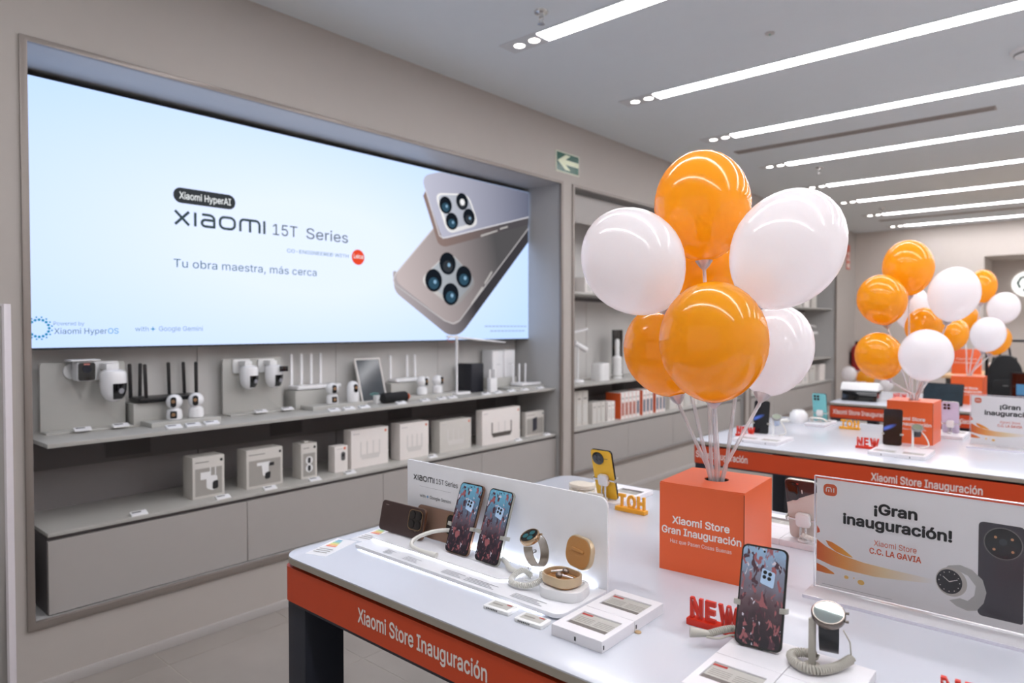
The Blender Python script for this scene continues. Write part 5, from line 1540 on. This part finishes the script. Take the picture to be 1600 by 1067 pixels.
# ------------------------------------------------------------------ acrylic signs
def grad_mat(name, stops, x0, x1):
    m = M(name, (255, 255, 255), .55, noise=0)
    nt = m.node_tree; b = nt.nodes['Principled BSDF']
    tc = nt.nodes.new('ShaderNodeTexCoord'); sp = nt.nodes.new('ShaderNodeSeparateXYZ'); mr = nt.nodes.new('ShaderNodeMapRange')
    mr.inputs['From Min'].default_value = x0; mr.inputs['From Max'].default_value = x1
    rp = nt.nodes.new('ShaderNodeValToRGB'); els = rp.color_ramp.elements
    els[0].position = stops[0][0]; els[0].color = lin(stops[0][1]); els[1].position = stops[-1][0]; els[1].color = lin(stops[-1][1])
    for p, c in stops[1:-1]:
        e = els.new(p); e.color = lin(c)
    nt.links.new(tc.outputs['Object'], sp.inputs[0]); nt.links.new(sp.outputs['X'], mr.inputs[0]); nt.links.new(mr.outputs[0], rp.inputs[0]); nt.links.new(rp.outputs[0], b.inputs['Base Color'])
    return m
def acrylic_sign(loc, rz, label, first=[None]):
    if first[0]: return dup(first[0], loc, rz, label)
    t = thing('acrylic_sign', label, 'sign', loc, rz, 'acrylic opening signs')
    W_, H_ = .430, .238
    PG = M('sign_paper', (240, 238, 240), .55, noise=.01)
    MB().box(0, W_, .0012, .0022, .012, H_ - .004).build('insert', PG, t, smooth=False)
    MB().box(-.003, W_ + .003, -.0022, .0, .006, H_).build('front_sheet', SHEET, t, smooth=False)
    MB().box(-.003, W_ + .003, .0034, .0056, .006, H_).build('back_sheet', SHEET, t, smooth=False)
    EDGE = M('acrylic_edge', (226, 224, 236), .15)
    MB().frame(rect(-.0042, W_ + .0042, .0, H_ + .0012), rect(-.003, W_ + .003, .006, H_), 'xz', -.0022, .0056).build('edge', EDGE, t)
    MB().prism([(-.052, 0), (.03, 0), (.03, .006), (.006, .0085), (-.006, .0085), (-.052, .006)], 'yz', -.010, W_ + .010).build('foot', clear_mat('acrylic_foot', (246, 245, 250), .5, .3), t, bevel=.001)
    MB().box(-.010, W_ + .010, -.0535, -.0523, 0, .006).build('foot_edge', EDGE, t, smooth=False)
    o = (0, .0012, 0)
    def D(p, m, nm='print', d=.0002): return decal(p, o, 'front', m, t, nm, d)
    D(rrect(.026, .024, .0085, 6, .026, .213), OINK, 'logo')
    strokes([[(0, 0), (0, .6), (.15, .9), (.75, .9), (.9, .6), (.9, 0)], [(.45, .55), (.45, 0)], [(1.35, .9), (1.35, 0)]], .0019, (.0185, .0012, .2085), 'front', LETTER, t, su=.0105, sv=.0100, depth=.0005)
    text('¡Gran', (.144, .0012, .180), 'front', .0195, INK, t, width=.072, bold=.031, align='C')
    text('inauguración!', (.144, .0012, .150), 'front', .0195, INK, t, width=.184, bold=.031, align='C')
    text('Xiaomi Store', (.144, .0012, .1165), 'front', .0108, OINK, t, width=.073, align='C')
    text('C.C. LA GAVIA', (.144, .0012, .100), 'front', .0108, OINK, t, width=.088, bold=.02, align='C')
    SWO = grad_mat('swoosh', [(0, (218, 96, 40)), (.25, (238, 160, 80)), (.6, (238, 214, 172)), (1, (240, 238, 240))], 0, .21)
    SW2 = grad_mat('swoosh_short', [(0, (218, 100, 40)), (.6, (236, 150, 50)), (1, (240, 180, 80))], 0, .07)
    D([(.001, .107), (.02, .095), (.05, .084), (.09, .078), (.14, .0755), (.21, .074), (.21, .066), (.15, .059), (.11, .055), (.06, .056), (.03, .059), (.001, .067)], SWO, 'swoosh')
    D([(.018, .1085), (.03, .107), (.05, .098), (.066, .087), (.07, .0835), (.058, .084), (.038, .089), (.024, .0985)], SW2, 'swoosh')
    D([(.001, .058), (.018, .053), (.034, .045), (.036, .042), (.02, .0405), (.001, .042)], SW2, 'swoosh')
    D([(.001, .136), (.006, .129), (.007, .123), (.001, .120)], OINK, 'swoosh')
    for x, z, r in ((.058, .0415, .0035), (.085, .0375, .0052), (.072, .043, .0012)):
        D([(x + a * 1.2, z + b) for a, b in circle(r, 12)], M('swoosh_dot', (240, 196, 110), .55), 'dot')
    D(rect(.012, .14, .0175, .0183), M('sign_small_print', (180, 178, 180), .6), 'small_print')
    # printed phone and watch
    D(rrect(.066, .170, (.008, .004, .006, .008), 5, .310, .112), M('sign_phone_dark', (62, 58, 66), .3), 'phone_print')
    D(rect(.344, .3465, .030, .192), M('sign_phone_edge', (196, 192, 194), .4), 'phone_print')
    D(circle(.0285, 32, .313, .163), M('sign_ring', (120, 116, 116), .3), 'phone_print', .0004)
    D(circle(.0268, 32, .313, .163), M('sign_lens', (34, 34, 38), .15), 'phone_print', .0006)
    D(circle(.006, 14, .313, .166), M('sign_lens2', (58, 64, 70), .2), 'phone_print', .0008)
    for x, z in ((.302, .173), (.326, .173), (.300, .151), (.327, .151)):
        D(circle(.0024, 10, x, z), M('sign_glint', (206, 150, 110), .3), 'phone_print', .0008)
    D(rrect(.052, .170, .006, 5, .377, .112), M('sign_phone_light', (206, 204, 208), .4), 'phone_print')
    WS = M('sign_strap', (186, 184, 182), .5)
    D([(.225, .098), (.232, .106), (.25, .111), (.268, .106), (.284, .092), (.290, .07), (.286, .05), (.276, .034), (.262, .030), (.245, .034), (.234, .042), (.25, .05), (.262, .048), (.272, .06), (.274, .078), (.262, .094), (.246, .1)], WS, 'watch_print', .0004)
    D([(.2365 + a * .93, .0765 + b) for a, b in circle(.0265, 28)], M('sign_watch_case', (196, 190, 184), .3), 'watch_print', .0006)
    D([(.2335 + a * .9, .0765 + b) for a, b in circle(.0225, 28)], M('sign_watch_dial', (40, 40, 44), .3), 'watch_print', .0008)
    strokes([[(0, 0), (-.010, .008)], [(0, 0), (.013, .006)]], .0012, (.2335, .0012, .0765), 'front', LETTER, t, depth=.0012, name='watch_print')
    for k in range(12):
        a = k * PI / 6
        D([(.2335 + .018 * .9 * math.cos(a) + x, .0765 + .018 * math.sin(a) + z) for x, z in circle(.0009, 6)], LETTER, 'watch_print', .0010)
    first[0] = t
    return t
acrylic_sign((-.436, 1.460, TZ), 0, 'clear acrylic opening sign with big black lettering on the nearest table')
acrylic_sign((-.438, 3.70, TZ), R(-1), 'farther acrylic opening sign on the second table, at the right edge')

# ------------------------------------------------------------------ second table
platform((-1.318, 3.12, TZ), 0, 'white platform under the left dark phone on the second table')
platform((-.742, 3.172, TZ), 0, 'white platform under the right dark phone on the second table')
phone((-1.265, 3.335, PZ), rot_of(4, 10), 'dark-screened phone at the left of the second table', WP_N, None, None, 'quad', module=False)
holder((-1.265, 3.335, PZ), rot_of(4, 10), 'holder gripping the left dark phone on the second table', .05)
phone((-.694, 3.388, PZ), rot_of(4, 10), 'dark-screened phone in front of the orange box on the second table', WP_N, None, None, 'quad', module=False)
holder((-.694, 3.388, PZ), rot_of(4, 10), 'holder gripping the dark phone before the orange box', .05)
def small_watch(loc, label, sm, lab2):
    watch(Vector(loc) + Vector((.018, -.004, .093)), (.2, -.5, .85), (.85, .5, 0), label, M('watch_grey', (150, 150, 148), .3, metal=.6), sm, M('dial_olive', (120, 130, 110), .3), r1=.022, r2=.022)
    t = thing('watch_stand', lab2, 'watch stand', loc, group='white watch stands')
    MB().box(-.004, .004, -.004, .004, 0, .085).build('post', WHITE, t, bevel=.001)
    MB().cyl((0, 0, 0), (0, 0, .003), .012, 14).build('foot', WHITE, t)
    MB().tube(smoothpath([(.02, .01, .085), (.05, .0, .05), (.06, .0, .015), (.03, -.005, .004)], 6), .003, 8).build('cord', CABLE, t)
small_watch((-1.200, 3.33, PZ), 'pale blue watch right of the left dark phone, second table', M('strap_blue', (176, 190, 214), .5), 'white stand of the pale blue watch')
small_watch((-.612, 3.385, PZ), 'dark grey watch right of the dark phone, second table', M('strap_dark', (60, 60, 66), .5), 'white stand of the dark grey watch')
platform((-1.120, 4.10, TZ), PI, 'white platform under the teal phone on the second table', n=1)
phone((-1.178, 4.01, PZ), rot_of(180, 12), 'teal phone seen from behind on the second table', WP_N, None, M('phone_back_teal', (120, 196, 200), .4), 'quad')
holder((-1.178, 4.01, PZ), rot_of(180, 12), 'white holder behind the teal phone', .05, cable=lambda t, T_: MB().tube(smoothpath([(.03, .05, .005), (.05, .03, .01), (.03, .06, .02), (-.02, .06, .02), (-.04, .04, .006)], 6), .006, 8).xf(T_).build('cable', CABLE, t))
phone((-.555, 3.99, PZ), rot_of(180, 12), 'lilac phone seen from behind, right of the orange box on the second table', WP_N, M('phone_frame_silver', ()), M('phone_back_lilac', (206, 196, 220), .4), 'quad')
holder((-.555, 3.99, PZ), rot_of(180, 12), 'white holder behind the lilac phone', .05)
platform((-.49, 4.10, TZ), PI, 'white platform under the lilac phone on the second table')
t = thing('white_dock', 'white domed dock left of the teal phone', 'dock', (-1.290, 3.98, TZ))
MB().lathe([(.05, 0), (.052, .01), (.048, .05), (.03, .072), (0, .078)], 24).build('dome', WHITE2, t)
MB().tube(smoothpath([(-.03, -.03, .012), (-.07, -.05, .0055), (-.10, -.02, .0055), (-.085, .06, .0055)], 6), .005, 8).build('cord', CABLE, t)

# ------------------------------------------------------------------ third table
t = thing('photo_printer', 'black and white photo printer on the third table', 'printer', (-1.33, 5.50, TZ), R(2))
MB().prism([(-.10, 0), (.08, 0), (.08, .08), (-.085, .075)], 'yz', -.118, .118).build('body', BLACKG, t, bevel=.008)
MB().prism([(-.098, .0765), (.085, .0815), (.09, .10), (-.02, .135), (-.07, .13), (-.105, .085)], 'yz', -.125, .125).build('cover', WHITE, t, bevel=.006)
MB().box(-.03, .03, -.03, .0, .137, .14).build('handle', GREYP, t, bevel=.001)
t = thing('tablet', 'dark tablet in landscape propped on the third table', 'tablet', (-.82, 5.50, TZ + .0022), rot=rot_of(-6, 14))
MB().prism(rrect(.245, .155, .010, 5, 0, .0775), 'xz', 0, .007).build('body', M('phone_frame_black', ()), t, bevel=.001)
MB().prism(rrect(.232, .142, .006, 5, 0, .0775), 'xz', -.0005, 0).build('screen', M('tablet_screen', (38, 50, 58), .08, noise=.5, scale=18, coat=.5), t)
MB().prism([(.0078, .012), (.05, .014), (.0078, .1)], 'yz', -.04, .04).build('prop', GREYP, t)
t = thing('laptop', 'open dark laptop at the right edge of the third table', 'laptop', (-.36, 6.0, TZ), R(-14))
MB().prism(rrect(.32, .22, .01, 4), 'xy', 0, .016).build('base', M('laptop_grey', (70, 70, 74), .4, metal=.5), t, bevel=.002)
MB().prism(rrect(.32, .20, .01, 4, 0, .118), 'xz', .1, .108).build('screen_lid', BLACK, t, bevel=.001)
decal(rect(-.145, .145, .035, .205), (0, .1, 0), 'front', BLACKG, t, 'display', .0003)
decal(rect(-.12, .1, .05, .13), (0, .1, 0), 'front', M('laptop_blue', (70, 130, 170), .2, emit=.35), t, 'window', .0006)
MB().box(-.14, .14, -.02, .07, .0161, .0172).build('keyboard', BLACK, t, smooth=False)

# ------------------------------------------------------------------ far end: counter, bag, extinguisher, sign
WOOD = M('counter_wood', (214, 176, 132), .45, noise=.08, scale=6)
t = thing('cash_counter', 'grey cash counter with pale wooden top at the back', 'counter', (-.45, 9.3, 0))
MB().box(-.86, .9, -.62, .62, .872, .905).build('wood_top', WOOD, t, bevel=.003)
MB().box(-.82, .86, -.58, .58, .08, .8715).build('body', M('counter_grey', (82, 78, 76), .5), t, bevel=.003)
MB().box(-.78, .82, -.54, .54, 0, .0795).build('plinth', BLACK, t, smooth=False)
for q in range(3):
    MB().box(-.80 + q * .55, -.27 + q * .55, -.592, -.581, .1, .85).build('panel', M('counter_panel', (70, 66, 66), .5), t, bevel=.002)
t = thing('counter_card', 'orange card standing on the wooden counter behind the far balloons', 'sign', (-1.12, 9.05, .905))
MB().prism([(-.02, 0), (.02, 0), (.002, .28), (-.004, .28)], 'yz', -.14, .14).build('card', ORANGEBOX, t, bevel=.001)
text('Xiaomi Store', (0, -.013, .16), 'front', .02, LETTER, t, width=.2, align='C', depth=.004)
text('Gran Inauguración', (0, -.013, .12), 'front', .02, LETTER, t, width=.23, align='C', depth=.006)
t = thing('red_capped_jar', 'small white jar with a red band on the wooden counter', 'jar', (-.925, 9.25, .905))
MB().lathe([(.035, 0), (.037, .01), (.037, .09), (.03, .105)], 18).build('glass', M('jar_cream', (214, 200, 180), .3), t)
MB().lathe([(.0375, .05), (.0375, .085)], 18).build('band', M('jar_red', (190, 40, 40), .4), t)
MB().lathe([(.034, .105), (.034, .125), (0, .127)], 18).build('cap', WHITE, t)
BAGM = M('bag_black', (20, 21, 24), .75, bump=.3, scale=200)
t = thing('bag_rack', 'black metal rack holding the backpack at the far right', 'rack', (-.62, 7.9, 0))
MB().box(-.25, .4, -.16, .16, 0, .02).build('foot', BLACK, t, bevel=.003)
for x in (-.2, .35):
    MB().cyl((x, .05, .02), (x, .05, 1.36), .014, 10).build('upright', BLACK, t)
MB().cyl((-.26, .05, 1.30), (.41, .05, 1.30), .012, 10).build('rail', BLACK, t)
t = thing('backpack', 'black backpack hanging on the rack at the far right', 'backpack', (-.66, 7.76, .72), R(8))
MB().prism(rpoly([(-.12, 0), (.12, 0), (.15, .1), (.125, .34), (.06, .45), (-.06, .45), (-.125, .34), (-.15, .1)], .045), 'xz', -.07, .07).build('main_body', BAGM, t, bevel=.03)
MB().prism(rrect(.22, .2, .04, 6, 0, .13), 'xz', -.105, -.071).build('front_pocket', BAGM, t, bevel=.012)
MB().tube(smoothpath([(-.04, .02, .44), (-.03, .06, .52), (0, .09, .585), (.03, .06, .52), (.04, .02, .44)], 6), .009, 8).build('carry_handle', BAGM, t)
for s in (-1, 1):
    MB().tube(smoothpath([(s * .08, .07, .42), (s * .1, .12, .3), (s * .11, .11, .12), (s * .1, .07, .03)], 6), .014, 8).build('shoulder_strap', BAGM, t)
decal(rect(-.02, .02, -.004, .004), (0, -.105, .17), 'front', M('zip_grey', (120, 120, 122), .4), t, 'zip_pull', .001)
t = thing('shoulder_bag', 'black bag with pale straps hanging right of the backpack', 'bag', (-.34, 7.76, .86), R(-6))
MB().prism(rrect(.22, .26, .05, 6, 0, .13), 'xz', -.05, .05).build('main_body', BAGM, t, bevel=.02)
for s in (-.06, .06):
    MB().tube(smoothpath([(s, 0, .25), (s * .6, .08, .40), (s * .4, .09, .455), (s * .2, .1, .40), (s * .2, .03, .25)], 6), .012, 8).build('strap', M('strap_pale', (200, 180, 168), .6), t)
t = thing('fire_extinguisher', 'red fire extinguisher hanging at the far wall corner', 'fire extinguisher', (WX + .10, 12.12, .72))
MB().lathe([(.072, 0), (.078, .01), (.078, .34), (.06, .39), (.028, .41), (.028, .44), (0, .44)], 24).build('cylinder', M('extinguisher_red', (150, 24, 24), .3, coat=.4), t)
MB().box(-.02, .07, -.012, .012, .44, .475).build('valve', BLACK, t, bevel=.003)
MB().tube(smoothpath([(.06, 0, .455), (.1, .02, .42), (.1, .02, .25), (.085, .02, .12)], 6), .010, 8).build('hose', BLACK, t)
MB().box(-.099, -.079, -.03, .03, .1, .3).build('bracket', BLACK, t, smooth=False)
# loose floor balloons on sticks by the far wall
for (x, y, z, r, m, lab) in ((-2.79, 10.82, .74, .105, B_WH, 'small white balloon by the far wall, left of the printer'), (-2.60, 10.95, .68, .125, B_OR, 'orange balloon low by the far wall, behind the printer'),
                             (-2.13, 10.06, .66, .085, B_WH, 'small white balloon low behind the printer, on the right')):
    t = thing('balloon', lab, 'balloon', (x, y, 0), group='low balloons on floor sticks')
    prof = [(max(0, r * math.sin(PI * i / 14)), -r * 1.05 * math.cos(PI * i / 14)) for i in range(15)]
    prof[0] = (0, -r * 1.05); prof[-1] = (0, r * 1.05)
    MB().lathe(prof, 28, (0, 0, 1), (0, 0, z)).build('skin', m, t)
    MB().lathe([(.004, 0), (.007, -.01), (0, -.012)], 10, org=(0, 0, z - r * 1.05)).build('knot', M('knot_white', (226, 206, 200), .4), t)
    MB().cyl((0, 0, .012), (0, 0, z - r * 1.06), .005, 8).build('straw', STRAW, t)
    MB().lathe([(.09, 0), (.09, .008), (.01, .014), (0, .014)], 24).build('foot', WHITE, t)
# round lit emblem in the far recess
t = thing('round_emblem', 'round lit white emblem on the back recess wall, right edge', 'sign', (-.87, YB + .985, 2.11))
MB().lathe([(.20, 0), (.20, .03), (0, .03)], 40, (0, -1, 0), (0, .014, 0)).build('disc', glow('emblem_white', (255, 255, 252), 1.3), t)
strokes([[(-.09, -.06), (-.12, .02), (-.08, .10), (0, .12), (.08, .10), (.12, .02), (.09, -.06)], [(-.05, -.11), (0, -.05), (.05, -.11)]], .03, (0, -.016, 0), 'front', M('emblem_green', (70, 110, 104), .5), t, name='emblem_mark', depth=.001)
# clear security pedestal at the left edge
t = thing('security_gate', 'pale upright security gate panel cut off at the left edge', 'security gate', (-2.44, .53, 0), R(41))
MB().box(-.36, 0, -.012, .012, .08, 1.497).build('panel', clear_mat('gate_acrylic', (206, 200, 198), .4, .2), t, bevel=.003)
MB().box(-.006, .0015, -.014, .014, .08, 1.4985).build('edge_strip', M('gate_edge', (206, 200, 204), .3), t, bevel=.001)
MB().box(-.36, -.006, -.014, .014, 1.4915, 1.4985).build('top_strip', M('gate_edge', ()), t, bevel=.001)
MB().box(-.40, .02, -.05, .05, 0, .08).build('base', M('gate_base', (160, 154, 150), .4), t, bevel=.004)
bpy.data.scenes.remove(TMP)
